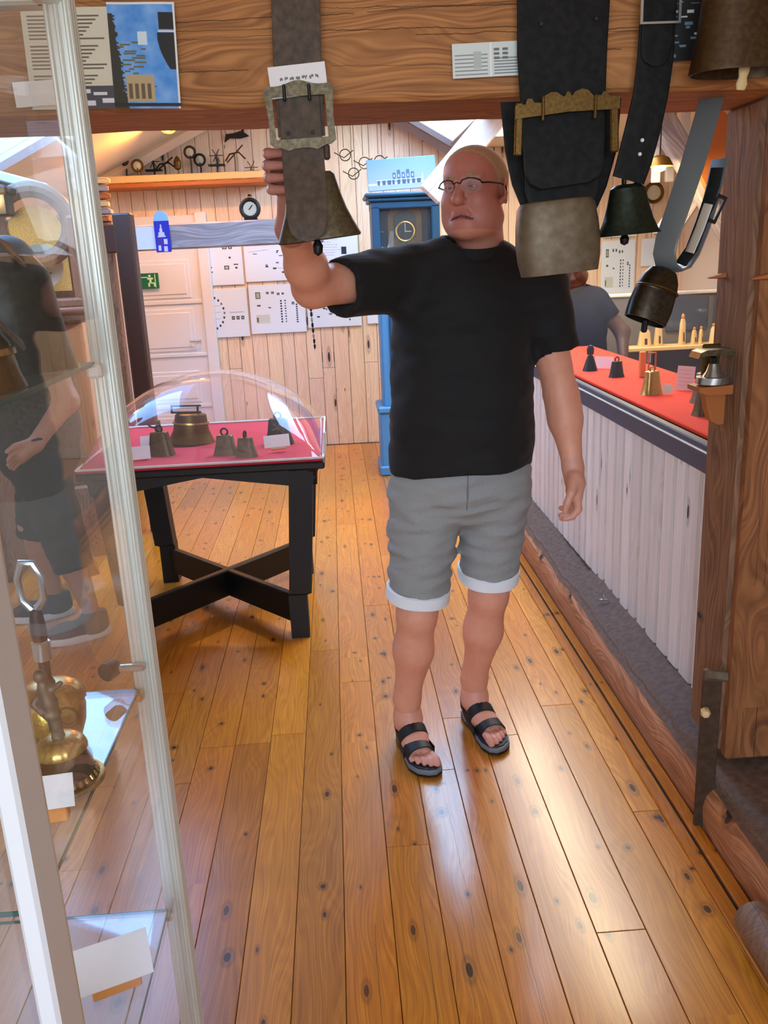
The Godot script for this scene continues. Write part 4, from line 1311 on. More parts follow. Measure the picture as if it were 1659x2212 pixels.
func omni(called: String, at: Vector3, e: float, c: Color, size := 0.03) -> void:
	var l := OmniLight3D.new()
	l.name = called
	add_child(l)
	l.position = at
	l.light_energy = e
	l.light_color = c
	l.omni_range = 12.0
	l.omni_attenuation = 2.0
	l.light_size = size
	l.shadow_enabled = true

func right_back() -> void:
	var w := thing("grey_partition", "grey partition with dark blue panels behind the counter", "partition", Vector3(2.22, 0, -5.78))
	part("wall_sheet", fin(mv(box(1.40, 1.20, 0.05), Vector3(0, 0.60, 0))), M.grey_paint, w)
	part("cap", fin(mv(box(1.42, 0.02, 0.08, 0.004), Vector3(0, 1.205, 0))), M.pale_board, w)
	for q in [[0.10, 1.07, 0.28, 0.22], [0.42, 1.07, 0.28, 0.22], [0.10, 0.73, 0.42, 0.24]]:
		part("panel", fin(mv(box(q[2], q[3], 0.02, 0.006), Vector3(q[0], q[1], 0.032))), M.blue_grey, w)
	solo("white_post", fin(box(0.055, 1.62, 0.055, 0.006)), M.white_paint, "slim white post beside the brown timber post at the right", "post", Vector3(2.53, 0.81, -5.60))
	var s := thing("wall_shelf", "pale shelf with small wooden bells in front of the grey partition", "shelf", Vector3(2.235, 0.868, -5.66))
	part("board", plank_mesh(0.70, 0.025, 0.17, 0, 0.004), M.pale_wood, s)
	part("bracket", fin(mv(box(0.02, 0.08, 0.12), Vector3(-0.2, -0.05, -0.02))), M.white_paint, s)
	part("bracket", fin(mv(box(0.02, 0.08, 0.12), Vector3(0.2, -0.05, -0.02))), M.white_paint, s)
	var k := 0
	for q in [[-0.20, 0.13, 0.045], [-0.12, 0.16, 0.03], [0.02, 0.20, 0.025], [0.09, 0.11, 0.022], [0.13, 0.115, 0.018], [0.21, 0.13, 0.045]]:
		var o := thing("wooden_bell", ["pale wooden bell with an arched opening at the left end of the shelf", "tall plain wooden bell second on the shelf", "tallest narrow wooden stick bell on the shelf", "short square wooden bell right of the tall one", "thin wooden bell standing close beside the short square one", "pale wooden bell with a knob at the right end of the shelf"][k], "bell", Vector3(2.235 + q[0] * 1.13, 0.881, -5.65), Vector3(0, k * 11, 0), "wooden bells on the shelf")
		part("bell_body", fin(lathe([Vector2(0.0005, 0), Vector2(q[2], 0.0), Vector2(q[2] * 0.95, 0.01), Vector2(q[2] * 0.72, q[1] * 0.7), Vector2(q[2] * 0.5, q[1] * 0.82), Vector2(0.0005, q[1] * 0.84)], 16, 0.7, 0.6)), M.pale_wood, o)
		part("knob", fin(mv(lathe([Vector2(0.0005, 0), Vector2(q[2] * 0.4, 0.004), Vector2(q[2] * 0.45, q[1] * 0.1), Vector2(0.0005, q[1] * 0.17)], 12), Vector3(0, q[1] * 0.83, 0))), M.pine, o)
		part("slot", fin(mv(box(q[2] * 0.4, q[1] * 0.3, 0.006, 0.002), Vector3(0, q[1] * 0.25, q[2] * 0.62), Vector3(-6, 0, 0))), M.dark_wood, o)
		k += 1
	# braces, strips and lamp above
	var labels := ["whitewashed diagonal brace leaning right behind the leather loop", "whitewashed diagonal brace leaning left behind the leather loop", "whitewashed brace running up from behind the man's head"]
	k = 0
	for q in [[Vector3(1.86, 2.30, -5.3), Vector3(2.42, 1.50, -5.3), 0.13], [Vector3(2.55, 2.30, -5.45), Vector3(2.02, 1.55, -5.45), 0.12], [Vector3(0.62, 1.86, -5.6), Vector3(1.15, 2.42, -5.6), 0.15]]:
		var d: Vector3 = q[1] - q[0]
		solo("roof_brace", plank_mesh(q[2], d.length(), 0.10, 1, 0.008), M.pale_board if k == 2 else M.grey_wood, labels[k], "brace", (q[0] + q[1]) / 2, Vector3(0, 0, rad_to_deg(atan2(-d.x, d.y))), "roof braces")
		k += 1
	solo("timber_gusset", fin(slab(P([-0.14, 0.0, 0.0, 0.26, 0.14, 0.14, 0.10, -0.12, 0.0, -0.24]), 0.05), 30.0), M.orange_wood, "yellow brown wooden gusset between the grey braces at the right", "gusset", Vector3(2.22, 1.97, -5.2))
	for i in 6:
		solo("wall_strip", fin(box(0.05, 0.42, 0.03, 0.004)), [M.white_paint, M.grey_wood, M.pale_board, M.white_paint, M.brown_wood, M.pale_board][i], "%s upright strip of the row under the ceiling at the right" % ["first", "second", "third", "fourth", "fifth", "last"][i], "strip", Vector3(2.02 + i * 0.085, 2.09, -5.6), Vector3.ZERO, "upright strips at the right")
	var l := thing("ceiling_lamp", "lit lamp with a flat shade hanging above the dark green bell", "lamp", Vector3(1.86, 1.93, -5.1))
	part("shade", fin(vessel([Vector2(0.02, 0.06), Vector2(0.05, 0.045), Vector2(0.075, 0.0)], 0.002, 24)), M.old_brass, l)
	part("bulb", fin(lathe([Vector2(0.0005, -0.03), Vector2(0.03, -0.02), Vector2(0.036, 0.0), Vector2(0.02, 0.03), Vector2(0.0005, 0.035)], 16)), M.bulb_glow, l)
	part("cord", fin(tube([Vector3(0, 0.06, 0), Vector3(0, 0.38, 0)], 0.005, 5)), M.ink, l)
	omni("ceiling_lamp_light", Vector3(1.86, 1.93, -5.1), 0.5, Color(1.0, 0.86, 0.62))
	var rc := thing("round_clock", "small oval framed clock on the far wall below the lit lamp", "clock", Vector3(2.62, 1.92, -7.29))
	part("frame", fin(mv(hoop(Vector3.ZERO, 0.07, 0.014), Vector3.ZERO)), M.old_brass, rc)
	part("dial", fin(mv(lathe([Vector2(0.0005, 0), Vector2(0.066, 0), Vector2(0.0005, 0.01)], 20), Vector3.ZERO, Vector3(90, 0, 0))), M.dial, rc)
	part("finial", fin(mv(lathe([Vector2(0.0005, 0), Vector2(0.024, 0.0), Vector2(0.0005, 0.05)], 10), Vector3(0, 0.08, 0))), M.dark_wood, rc)
	# warm lamp on the roof lighting the gable from the left
	var g := thing("gable_lamp", "small clamp lamp high on the roof lighting the gable shelf", "lamp", Vector3(-1.05, 2.42, -6.45))
	part("shade", fin(mv(vessel([Vector2(0.02, 0.1), Vector2(0.04, 0.08), Vector2(0.06, 0.0)], 0.003, 20), Vector3.ZERO, Vector3(-40, 0, 0))), M.black_iron, g)
	part("bulb", fin(lathe([Vector2(0.0005, -0.03), Vector2(0.025, -0.015), Vector2(0.025, 0.02), Vector2(0.0005, 0.03)], 12)), M.bulb_glow, g)
	omni("gable_lamp_light", Vector3(-1.05, 2.42, -6.45), 1.5, Color(1.0, 0.66, 0.28))

func dome_table() -> void:
	var t := thing("dome_table", "black display table with a red cloth top, tapered legs and a crossed stretcher", "table", Vector3(-0.55, 0, -3.78))
	part("tabletop", fin(mv(box(0.96, 0.03, 0.94, 0.006), Vector3(0, 0.742, 0))), M.black_lacquer, t)
	for s in [-1, 1]:
		# apron with an arched lower edge, front and back, then the sides
		part("apron", fin(mv(slab(P([-0.46, 0.73, 0.46, 0.73, 0.42, 0.655, 0.36, 0.655, 0.0, 0.71, -0.36, 0.655, -0.42, 0.655]), 0.03), Vector3(0, 0, s * 0.42))), M.black_lacquer, t)
		part("apron", fin(mv(slab(P([-0.45, 0.73, 0.45, 0.73, 0.42, 0.655, 0.36, 0.655, 0.0, 0.71, -0.36, 0.655, -0.42, 0.655]), 0.03), Vector3(s * 0.43, 0, 0), Vector3(0, 90, 0))), M.black_lacquer, t)
		for r in [-1, 1]:
			var a := Vector3(s * 0.385, 0.72, r * 0.395)
			var b := Vector3(s * 0.335, 0.0, r * 0.385)
			var ring := func(p: Vector3, h: float) -> PackedVector3Array:
				return PackedVector3Array([p + Vector3(-h, 0, -h), p + Vector3(h, 0, -h), p + Vector3(h, 0, h), p + Vector3(-h, 0, h)])
			part("leg", fin(loft([ring.call(b, 0.038), ring.call(b + Vector3(0, 0.19, 0), 0.038), ring.call(b + Vector3(s * 0.012, 0.2, 0), 0.046), ring.call(a, 0.048)]), 20.0), M.black_lacquer, t)
	for s in [-1, 1]:
		part("stretcher", fin(mv(box(1.06, 0.125, 0.035, 0.005), Vector3(0, 0.115 + s * 0.001, 0), Vector3(0, s * 49, 0))), M.black_lacquer, t)
	solo("pink_cloth", fin(box(0.945, 0.008, 0.925, 0.002)), M.red_cloth, "rose red cloth covering the top of the black dome table", "cloth", Vector3(-0.55, 0.761, -3.78))
	# acrylic dome
	var v := PackedVector3Array()
	var idx := PackedInt32Array()
	var n := 29
	for i in n:
		for j in n:
			var x := -1.0 + 2.0 * i / (n - 1)
			var z := -1.0 + 2.0 * j / (n - 1)
			var h := 0.30 * pow(maxf(1.0 - x * x, 0.0), 0.62) * pow(maxf(1.0 - pow(absf(z), 2.6), 0.0), 0.55)
			v.append(Vector3(x * 0.468, h, z * 0.455))
			if i < n - 1 and j < n - 1:
				var a := i * n + j
				idx.append_array([a, a + n, a + 1, a + 1, a + n, a + n + 1])
	var dm := thing("acrylic_dome", "clear blown acrylic dome over the bells on the black table", "dome", Vector3(-0.55, 0.7705, -3.78))
	part("dome", fin([v, idx], 80.0), M.acrylic, dm)
	for e in [[Vector3(-0.475, 0, 0.46), Vector3(0.475, 0, 0.46)], [Vector3(-0.475, 0, -0.46), Vector3(0.475, 0, -0.46)], [Vector3(-0.475, 0, -0.46), Vector3(-0.475, 0, 0.46)], [Vector3(0.475, 0, -0.46), Vector3(0.475, 0, 0.46)]]:
		part("rim", fin(tube(e, 0.005, 6)), M.white_profile, dm)
	solo("corner_clip", fin(mv(box(0.012, 0.10, 0.028, 0.004), Vector3(0, 0.05, 0))), M.white_profile, "white upright clip on the right edge of the dome table", "clip", Vector3(-0.07, 0.757, -3.40), Vector3(0, 0, -3))
	var y := 0.765
	var b1 := thing("cast_bell", "large shiny brass bell with a flat loop, at the back under the dome", "bell", Vector3(-0.652, y + 0.007, -3.78), Vector3(0, 15, -4))
	part("bell_body", fin(vessel([Vector2(0.055, 0.125), Vector2(0.066, 0.12), Vector2(0.072, 0.085), Vector2(0.078, 0.05), Vector2(0.092, 0.02), Vector2(0.102, 0.0)], 0.005, 40, 0.8)), M.old_brass, b1)
	part("shine_band", fin(lathe([Vector2(0.070, 0.088), Vector2(0.0775, 0.090), Vector2(0.079, 0.082), Vector2(0.074, 0.080)], 40, 0.8)), M.brass, b1)
	part("loop", fin(join([mv(box(0.13, 0.008, 0.02), Vector3(-0.02, 0.158, 0)), mv(box(0.008, 0.03, 0.02), Vector3(-0.08, 0.145, 0)), mv(box(0.008, 0.035, 0.02), Vector3(0.03, 0.142, 0)), mv(box(0.13, 0.008, 0.02), Vector3(-0.02, 0.130, 0))])), M.black_iron, b1)
	var cow := [
		[Vector3(-0.742, y, -3.56), 0.058, 0.098, 0.6, "patina", "wide olive cowbell at the left front under the dome"],
		[Vector3(-0.47, y, -3.50), 0.052, 0.082, 0.6, "rust", "rusty square cowbell in the middle of the dome table"],
		[Vector3(-0.382, y, -3.44), 0.046, 0.078, 0.6, "rust", "smaller rusty cowbell just right of the square one"],
		[Vector3(-0.262, y, -3.66), 0.062, 0.110, 0.6, "dark_iron", "dark cowbell with a twig star behind the right hand card"],
	]
	for q in cow:
		var o := thing("cowbell", q[5], "bell", q[0], Vector3(0, -12, 0), "bells under the dome")
		part("bell_body", fin(vessel([Vector2(q[1] * 0.56, q[2]), Vector2(q[1] * 0.64, q[2] * 0.95), Vector2(q[1] * 0.76, q[2] * 0.5), Vector2(q[1], 0.0)], 0.003, 32, q[3], 0.62)), M[q[4]], o)
		part("loop", fin(hoop(Vector3(0, q[2] + 0.012, 0), 0.014, 0.004, Vector3(0, 90 if q[1] < 0.05 else 0, 0))), M.black_iron, o)
		if q[1] > 0.06:
			for e in 3:
				part("twig", fin(mv(tube([Vector3(-0.03, 0, 0), Vector3(0.03, 0, 0)], 0.003, 5), Vector3(0.012, 0.075, 0.045), Vector3(0, 0, e * 60 + 15))), M.rust, o)
		elif q[1] > 0.055:
			part("hook", fin(tube([Vector3(0, 0.1, 0), Vector3(-0.01, 0.115, 0), Vector3(-0.03, 0.118, 0), Vector3(-0.045, 0.13, 0)], 0.004, 6)), M.black_iron, o)
	solo("wooden_stick", fin(box(0.02, 0.13, 0.012)), M.brown_wood, "thin brown stick standing behind the wide olive cowbell", "stick", Vector3(-0.76, y + 0.065, -3.66), Vector3(0, 0, 3))
	for q in [[Vector3(-0.815, y + 0.03, -3.48), 0.09, 0.055, "pale blank card on a red block at the front left of the dome table"], [Vector3(-0.808, y + 0.03, -3.72), 0.10, 0.05, "pale blank card behind the wide olive cowbell"], [Vector3(-0.262, y + 0.045, -3.50), 0.104, 0.052, "pale blank card in front of the dark cowbell on the right"]]:
		var o := thing("label_card", q[3], "card", q[0], Vector3(-28, 6, 2), "cards under the dome")
		part("card", fin(box(q[1], q[2], 0.002, 0.0005)), M.card, o)
		part("stand", fin(mv(box(q[1] * 0.6, 0.012, 0.016, 0.002), Vector3(0.005, -q[2] / 2 - 0.002, -0.008))), M.red_cloth if q[1] < 0.1 else M.pale_wood, o)

func hanging_bells() -> void:
	# papers on the front of the beam
	var im := page(128, 192, Color(0.86, 0.84, 0.76))
	for i in 24:
		im.fill_rect(Rect2i(8, 8 + i * 7, 108 - (i % 7) * 5, 3), Color(0.42, 0.38, 0.33) if i % 8 else Color(0.86, 0.84, 0.76))
	im.fill_rect(Rect2i(70, 148, 58, 44), Color(0.30, 0.30, 0.34))
	for q in [[76, 154, 12, 8], [92, 160, 20, 6], [80, 176, 14, 10], [104, 172, 18, 9]]:
		im.fill_rect(Rect2i(q[0], q[1], q[2], q[3]), Color(0.9, 0.9, 0.94))
	solo("text_sheet", sheet(0.168, 0.178), pic(im), "cream sheet of dense print pinned to the beam behind the case post", "sheet", Vector3(-0.478, 1.897, -1.886), Vector3(0, 0, -1), "")
	im = page(128, 192, Color(0.38, 0.64, 0.95))
	var r2 := RandomNumberGenerator.new()
	r2.seed = 4
	for y in 192:
		for x in 128:
			var n := noi.get_noise_2d(x * 0.02, y * 0.02)
			im.set_pixel(x, y, Color(0.40 + n * 0.18, 0.64 + n * 0.12, 0.93 + n * 0.05))
	for i in 60:
		im.fill_rect(Rect2i(0, 20 + i * 3, 10 + int(i * 0.35) + r2.randi_range(-3, 3), 3), Color(0.20, 0.18, 0.13))
	for i in 26:
		im.fill_rect(Rect2i(r2.randi_range(14, 60), 70 + i * 4, r2.randi_range(8, 26), 3), Color(0.42, 0.40, 0.24))
	im.fill_rect(Rect2i(26, 130, 54, 50), Color(0.74, 0.66, 0.5))
	for i in 4:
		im.fill_rect(Rect2i(30 + i * 12, 146, 7, 28), Color(0.42, 0.35, 0.26))
	im.fill_rect(Rect2i(96, 18, 32, 30), Color(0.09, 0.08, 0.07))
	for i in 66:
		im.fill_rect(Rect2i(92 + int(i * i * 0.005), 54 + i, 36, 1), Color(0.10, 0.09, 0.08))
	im.fill_rect(Rect2i(94, 50, 34, 3), Color(0.9, 0.9, 0.9))
	im.fill_rect(Rect2i(54, 52, 18, 24), Color(0.85, 0.92, 0.98))
	im.fill_rect(Rect2i(0, 0, 128, 4), Color(0.93, 0.93, 0.92))
	im.fill_rect(Rect2i(124, 0, 4, 192), Color(0.93, 0.93, 0.92))
	im.fill_rect(Rect2i(0, 182, 128, 6), Color(0.14, 0.12, 0.10))
	solo("photo_poster", sheet(0.128, 0.186, 0.0006, 0.0015), pic(im), "blue sky photo poster of a tower and masonry pinned to the beam", "poster", Vector3(-0.337, 1.897, -1.884), Vector3(0, 0, -2))
	solo("blank_label", sheet(0.112, 0.045), M.card, "blank white label low on the beam at the far left over the sheet", "label", Vector3(-0.537, 1.838, -1.882), Vector3(0, 0, 2))
	im = page(192, 80, Color(0.84, 0.88, 0.87))
	for i in 6:
		im.fill_rect(Rect2i(6, 26 + i * 9, 84, 3), Color(0.56, 0.58, 0.60))
		im.fill_rect(Rect2i(106, 36 + i * 7, 80, 3), Color(0.50, 0.53, 0.56))
	for i in 6:
		im.fill_rect(Rect2i(106 + (i % 2) * 22, 14 + (i / 2) * 10, 14, 6), Color(0.42, 0.44, 0.45))
	im.fill_rect(Rect2i(96, 0, 4, 80), Color(0.95, 0.96, 0.96))
	im.fill_rect(Rect2i(54, 20, 20, 40), Color(0.72, 0.76, 0.74))
	solo("printed_leaflet", sheet(0.15, 0.062), pic(im), "small pale printed leaflet pinned to the beam left of the wide black strap", "leaflet", Vector3(0.337, 1.870, -1.886), Vector3(0, 0, 1))
	im = page(96, 96, Color(0.05, 0.06, 0.07))
	for i in 40:
		im.fill_rect(Rect2i(r2.randi_range(0, 90), r2.randi_range(0, 90), r2.randi_range(2, 14), r2.randi_range(1, 4)), Color(0.45, 0.55, 0.62) if i % 3 else Color(0.80, 0.86, 0.88))
	solo("dark_photo", sheet(0.136, 0.145), pic(im), "dark wet looking photo print on the beam behind the buckled black strap", "photo", Vector3(0.706, 1.928, -1.886), Vector3(0, 0, 1))
	# cowbell the man holds, on a brown strap
	var a := thing("strap_cowbell", "olive cowbell on a wide brown strap with a plain brass buckle, held by the man", "bell", Vector3(-0.045, 1.54, -1.87))
	part("strap", fin(ribbon([Vector3(0.008, 0.46, 0.005), Vector3(0.003, 0.35, 0.005), Vector3(0.002, 0.29, 0.006), Vector3(0.002, 0.20, 0.004)], Vector3.RIGHT, 0.093, 0.006)), M.hide, a)
	var tail := [Vector3(0.001, 0.275, 0.012), Vector3(0.002, 0.18, 0.016), Vector3(0.003, 0.12, 0.030), Vector3(0.004, 0.07, 0.046), Vector3(0.003, 0.035, 0.054), Vector3(0.003, 0.016, 0.057), Vector3(0.003, 0.005, 0.058), Vector3(0.003, 0.0, 0.0585)]
	part("strap_tail", fin(ribbon(tail, Vector3.RIGHT, [0.080, 0.083, 0.083, 0.081, 0.078, 0.066, 0.044, 0.010], 0.005), 40.0), M.hide, a)
	part("keeper", fin(mv(box(0.014, 0.03, 0.016, 0.004), Vector3(0.049, 0.17, 0.004))), M.hide, a)
	var frame := PackedVector2Array()
	for i in 25:
		var u := -1.0 + i / 12.0
		frame.append(Vector2(u * 0.060, 0.055 + 0.007 * cos(u * PI) * exp(-u * u * 2.0) + 0.002))
	frame.append_array(P([0.068, 0.048, 0.064, 0.0, 0.066, -0.046]))
	for i in 25:
		var u := 1.0 - i / 12.0
		frame.append(Vector2(u * 0.056, -0.053 - 0.008 * (1.0 - absf(cos(u * PI))) - 0.004 * exp(-u * u * 8.0)))
	frame.append_array(P([-0.064, -0.046, -0.062, 0.0, -0.067, 0.048]))
	part("buckle", with_hole(frame, Vector2(0.102, 0.076), Vector2(0, -0.002), 0.007), M.patina, a, Vector3(0.002, 0.234, 0.022), Vector3(0, 0, 2))
	for s in [-0.026, 0.022]:
		part("prong", fin(mv(box(0.006, 0.03, 0.006, 0.002), Vector3(s, 0.276, 0.028))), M.black_iron, a)
		part("strap_hole", fin(mv(box(0.006, 0.007, 0.002, 0.0005), Vector3(s + 0.002, 0.205, 0.018))), M.ink, a)
	var prof := [Vector2(0.042, 0.128), Vector2(0.048, 0.122), Vector2(0.055, 0.088), Vector2(0.064, 0.055), Vector2(0.072, 0.036), Vector2(0.0725, 0.034), Vector2(0.086, 0.004), Vector2(0.084, 0.0)]
	part("bell_body", fin(vessel(prof, 0.003, 48, 0.52, 0.85)), M.patina, a, Vector3(0.025, 0.004, -0.006), Vector3(0, 0, 5))
	part("clapper", fin(lathe([Vector2(0.0005, -0.032), Vector2(0.009, -0.026), Vector2(0.011, -0.012), Vector2(0.005, 0.0), Vector2(0.004, 0.06), Vector2(0.0005, 0.061)], 12)), M.black_iron, a, Vector3(0.020, 0.004, 0.0))
	im = page(160, 72, Color(0.93, 0.92, 0.93))
	scrawl(im, 30, 26, 108, 7, Color(0.12, 0.11, 0.13))
	scrawl(im, 32, 50, 70, 5, Color(0.12, 0.11, 0.13))
	solo("label_card", sheet(0.110, 0.056), pic(im), "white card with two lines of small print tucked into the brass buckle", "card", Vector3(-0.043, 1.838, -1.848), Vector3(0, 0, 4))
	# wide black strap with the ornate brass buckle and the grey brown bell
	var b := thing("strap_cowbell", "large grey brown cowbell on a wide black strap with an ornate brass buckle", "bell", Vector3(0.478, 1.452, -1.87))
	part("strap", fin(ribbon([Vector3(0.000, 0.54, 0.004), Vector3(-0.002, 0.42, 0.004), Vector3(0.0, 0.33, 0.008), Vector3(0.0, 0.26, 0.018), Vector3(0.0, 0.205, 0.024), Vector3(0.001, 0.185, 0.024), Vector3(0.002, 0.175, 0.024)], Vector3.RIGHT, [0.182, 0.178, 0.170, 0.166, 0.160, 0.140, 0.105], 0.008), 40.0), M.leather, b)
	part("collar_back", fin(ribbon([Vector3(0.012, 0.345, -0.055), Vector3(0.012, 0.25, -0.05), Vector3(0.008, 0.18, -0.045), Vector3(0.004, 0.125, -0.03)], Vector3.RIGHT, [0.25, 0.235, 0.20, 0.15], 0.01), 40.0), M.leather, b)
	part("inner_strap", fin(ribbon([Vector3(0.004, 0.23, -0.01), Vector3(0.005, 0.17, -0.006), Vector3(0.005, 0.125, -0.004)], Vector3.RIGHT, [0.15, 0.155, 0.13], 0.012)), M.leather, b)
	var top := P([-0.104, -0.024, -0.104, 0.0, -0.084, 0.002, -0.080, 0.012, -0.072, 0.012, -0.066, 0.004, -0.050, 0.004, -0.046, 0.016, -0.034, 0.022, -0.022, 0.022, -0.010, 0.014, -0.006, 0.014, -0.002, 0.022, 0.003, 0.022, 0.008, 0.014, 0.014, 0.022, 0.028, 0.027, 0.040, 0.024, 0.050, 0.014, 0.066, 0.014, 0.070, 0.020, 0.078, 0.020, 0.082, 0.012, 0.104, 0.010, 0.104, -0.012, 0.0, -0.014])
	part("buckle_bar", fin(mv(slab(top, 0.007), Vector3(0.004, 0.325, 0.028)), 30.0), M.old_brass, b)
	part("buckle_side", fin(mv(box(0.016, 0.098, 0.007), Vector3(-0.092, 0.283, 0.024), Vector3(0, 0, -2))), M.old_brass, b)
	part("buckle_side", fin(mv(box(0.017, 0.100, 0.007), Vector3(0.100, 0.284, 0.024), Vector3(0, 0, 2))), M.old_brass, b)
	for q in [[-0.046, 0.318], [0.058, 0.318]]:
		part("prong", fin(mv(box(0.006, 0.045, 0.006, 0.002), Vector3(q[0], q[1], 0.034), Vector3(4, 0, 0))), M.old_brass, b)
	for q in [[-0.046, 0.472], [0.062, 0.478], [-0.05, 0.372], [0.055, 0.376]]:
		part("strap_hole", fin(mv(lathe([Vector2(0.0005, 0), Vector2(0.005, 0.0), Vector2(0.004, 0.002), Vector2(0.0005, 0.001)], 10), Vector3(q[0], q[1], 0.008), Vector3(90, 0, 0))), M.ink, b)
	prof = [Vector2(0.054, 0.147), Vector2(0.072, 0.144), Vector2(0.080, 0.134), Vector2(0.085, 0.10), Vector2(0.0875, 0.065), Vector2(0.0855, 0.03), Vector2(0.080, 0.0)]
	part("bell_body", fin(vessel(prof, 0.004, 56, 0.55, 0.72)), M.rust, b, Vector3(0.0, 0.004, -0.004), Vector3(0, 0, 4))
	# dark green bell on the buckled black strap
	var c := thing("strap_bell", "dark green round bell on a black strap with a silver buckle", "bell", Vector3(0.625, 1.53, -1.87))
	part("strap", fin(ribbon([Vector3(0.040, 0.45, 0.004), Vector3(0.038, 0.33, 0.004), Vector3(0.030, 0.26, 0.006), Vector3(0.018, 0.20, 0.004), Vector3(0.004, 0.14, 0.0), Vector3(-0.006, 0.104, -0.004)], Vector3.RIGHT, [0.070, 0.072, 0.071, 0.073, 0.072, 0.068], 0.009), 40.0), M.leather, c)
	part("strap_tail", fin(ribbon([Vector3(0.036, 0.41, 0.014), Vector3(0.036, 0.36, 0.014), Vector3(0.034, 0.33, 0.013), Vector3(0.033, 0.318, 0.012), Vector3(0.032, 0.312, 0.012)], Vector3.RIGHT, [0.060, 0.062, 0.056, 0.040, 0.014], 0.005), 40.0), M.leather, c)
	part("buckle", with_hole(P([-0.040, -0.03, 0.040, -0.03, 0.040, 0.03, -0.040, 0.03]), Vector2(0.070, 0.052), Vector2.ZERO, 0.005), M.steel, c, Vector3(0.039, 0.415, 0.020))
	for q in [[0.016, 0.178], [0.012, 0.152]]:
		part("strap_hole", fin(mv(lathe([Vector2(0.0005, 0), Vector2(0.004, 0.0), Vector2(0.003, 0.002), Vector2(0.0005, 0.001)], 10), Vector3(q[0], q[1], 0.0085), Vector3(90, 0, 0))), M.white_paint, c)
	prof = [Vector2(0.010, 0.101), Vector2(0.026, 0.099), Vector2(0.036, 0.092), Vector2(0.043, 0.06), Vector2(0.052, 0.03), Vector2(0.062, 0.008), Vector2(0.068, 0.0)]
	part("bell_body", fin(vessel(prof, 0.003, 48, 0.8)), mat("green_iron", Color(0.8, 0.95, 0.85), 0.38, 0.6, T.dark, 6.0, 0.05), c, Vector3(0.0, -0.003, -0.01), Vector3(0, 0, 3))
	part("crown", fin(mv(hoop(Vector3(0, 0.102, -0.01), 0.016, 0.005, Vector3(0, 20, 0)), Vector3.ZERO)), M.black_iron, c)
	part("clapper", fin(lathe([Vector2(0.0005, -0.024), Vector2(0.008, -0.020), Vector2(0.010, -0.010), Vector2(0.004, 0.0), Vector2(0.003, 0.05), Vector2(0.0005, 0.051)], 12)), M.black_iron, c, Vector3(-0.008, 0.0, -0.01))
	# leather loop with the tilted dark bell
	var d := thing("loop_bell", "tilted dark bell hanging from a looped grey leather strap beside the post", "bell", Vector3(0.742, 1.35, -1.99))
	var lp := [Vector3(0.104, 0.47, -0.02), Vector3(0.078, 0.40, 0.0), Vector3(0.048, 0.315, 0.02), Vector3(0.012, 0.22, 0.035), Vector3(-0.008, 0.165, 0.04), Vector3(-0.012, 0.135, 0.038), Vector3(-0.002, 0.108, 0.03), Vector3(0.020, 0.096, 0.018), Vector3(0.045, 0.102, 0.005), Vector3(0.068, 0.128, -0.008), Vector3(0.09, 0.18, -0.015), Vector3(0.112, 0.25, -0.02), Vector3(0.128, 0.33, -0.025)]
	var wd := []
	for i in lp.size():
		wd.append(Vector3(1, 0.35, 0.35).lerp(Vector3(0.35, 0.1, 1.0), clampf((i - 2) / 6.0, 0.0, 1.0)))
	part("strap", fin(ribbon(lp, wd, 0.050, 0.007), 50.0), M.shiny_leather, d)
	part("inner_strap", fin(ribbon([Vector3(0.030, 0.112, 0.03), Vector3(0.056, 0.142, 0.02), Vector3(0.080, 0.20, 0.012), Vector3(0.104, 0.275, 0.006), Vector3(0.112, 0.31, 0.0)], Vector3(0.75, -0.35, 0.7), 0.026, 0.006), 50.0), M.leather, d)
	part("metal_plate", fin(ribbon([Vector3(0.046, 0.135, 0.035), Vector3(0.068, 0.185, 0.03), Vector3(0.086, 0.235, 0.026)], Vector3(0.8, -0.35, 0.6), 0.020, 0.003)), M.steel, d)
	part("buckle", with_hole(P([-0.012, -0.03, 0.012, -0.03, 0.012, 0.03, -0.012, 0.03]), Vector2(0.014, 0.046), Vector2.ZERO, 0.006), M.black_iron, d, Vector3(0.110, 0.225, 0.012), Vector3(0, 0, -24))
	prof = [Vector2(0.014, 0.122), Vector2(0.030, 0.116), Vector2(0.041, 0.096), Vector2(0.0465, 0.072), Vector2(0.0478, 0.070), Vector2(0.0465, 0.067), Vector2(0.0495, 0.033), Vector2(0.047, 0.0)]
	part("bell_body", fin(vessel(prof, 0.003, 48, 0.75, 0.85)), mat("brown_iron", Color(1.15, 0.95, 0.75), 0.33, 0.6, T.dark, 6.0, 0.05), d, Vector3(-0.050, -0.008, 0.04), Vector3(-8, 0, -22))
	part("rim_wire", fin(hoop(Vector3.ZERO, 0.0455, 0.002, Vector3(90, 0, 0), 28, 6)), M.old_brass, d, Vector3(-0.0235, 0.058, 0.04), Vector3(-8, 0, -22))
	part("clapper", fin(box(0.012, 0.03, 0.012, 0.003)), M.black_iron, d, Vector3(-0.050, -0.018, 0.04), Vector3(0, 0, -6))
	# the big brown bell at the top right corner
	var e := thing("large_bell", "large dark brown bell with a pale bone clapper at the top right corner", "bell", Vector3(0.80, 1.81, -1.78))
	prof = [Vector2(0.060, 0.20), Vector2(0.072, 0.195), Vector2(0.078, 0.15), Vector2(0.087, 0.07), Vector2(0.098, 0.008), Vector2(0.0985, 0.0)]
	part("bell_body", fin(vessel(prof, 0.004, 56, 0.62, 0.85)), mat("brown_bell", Color(0.80, 0.66, 0.50), 0.42, 0.5, T.patina, 5.0, 0.06), e)
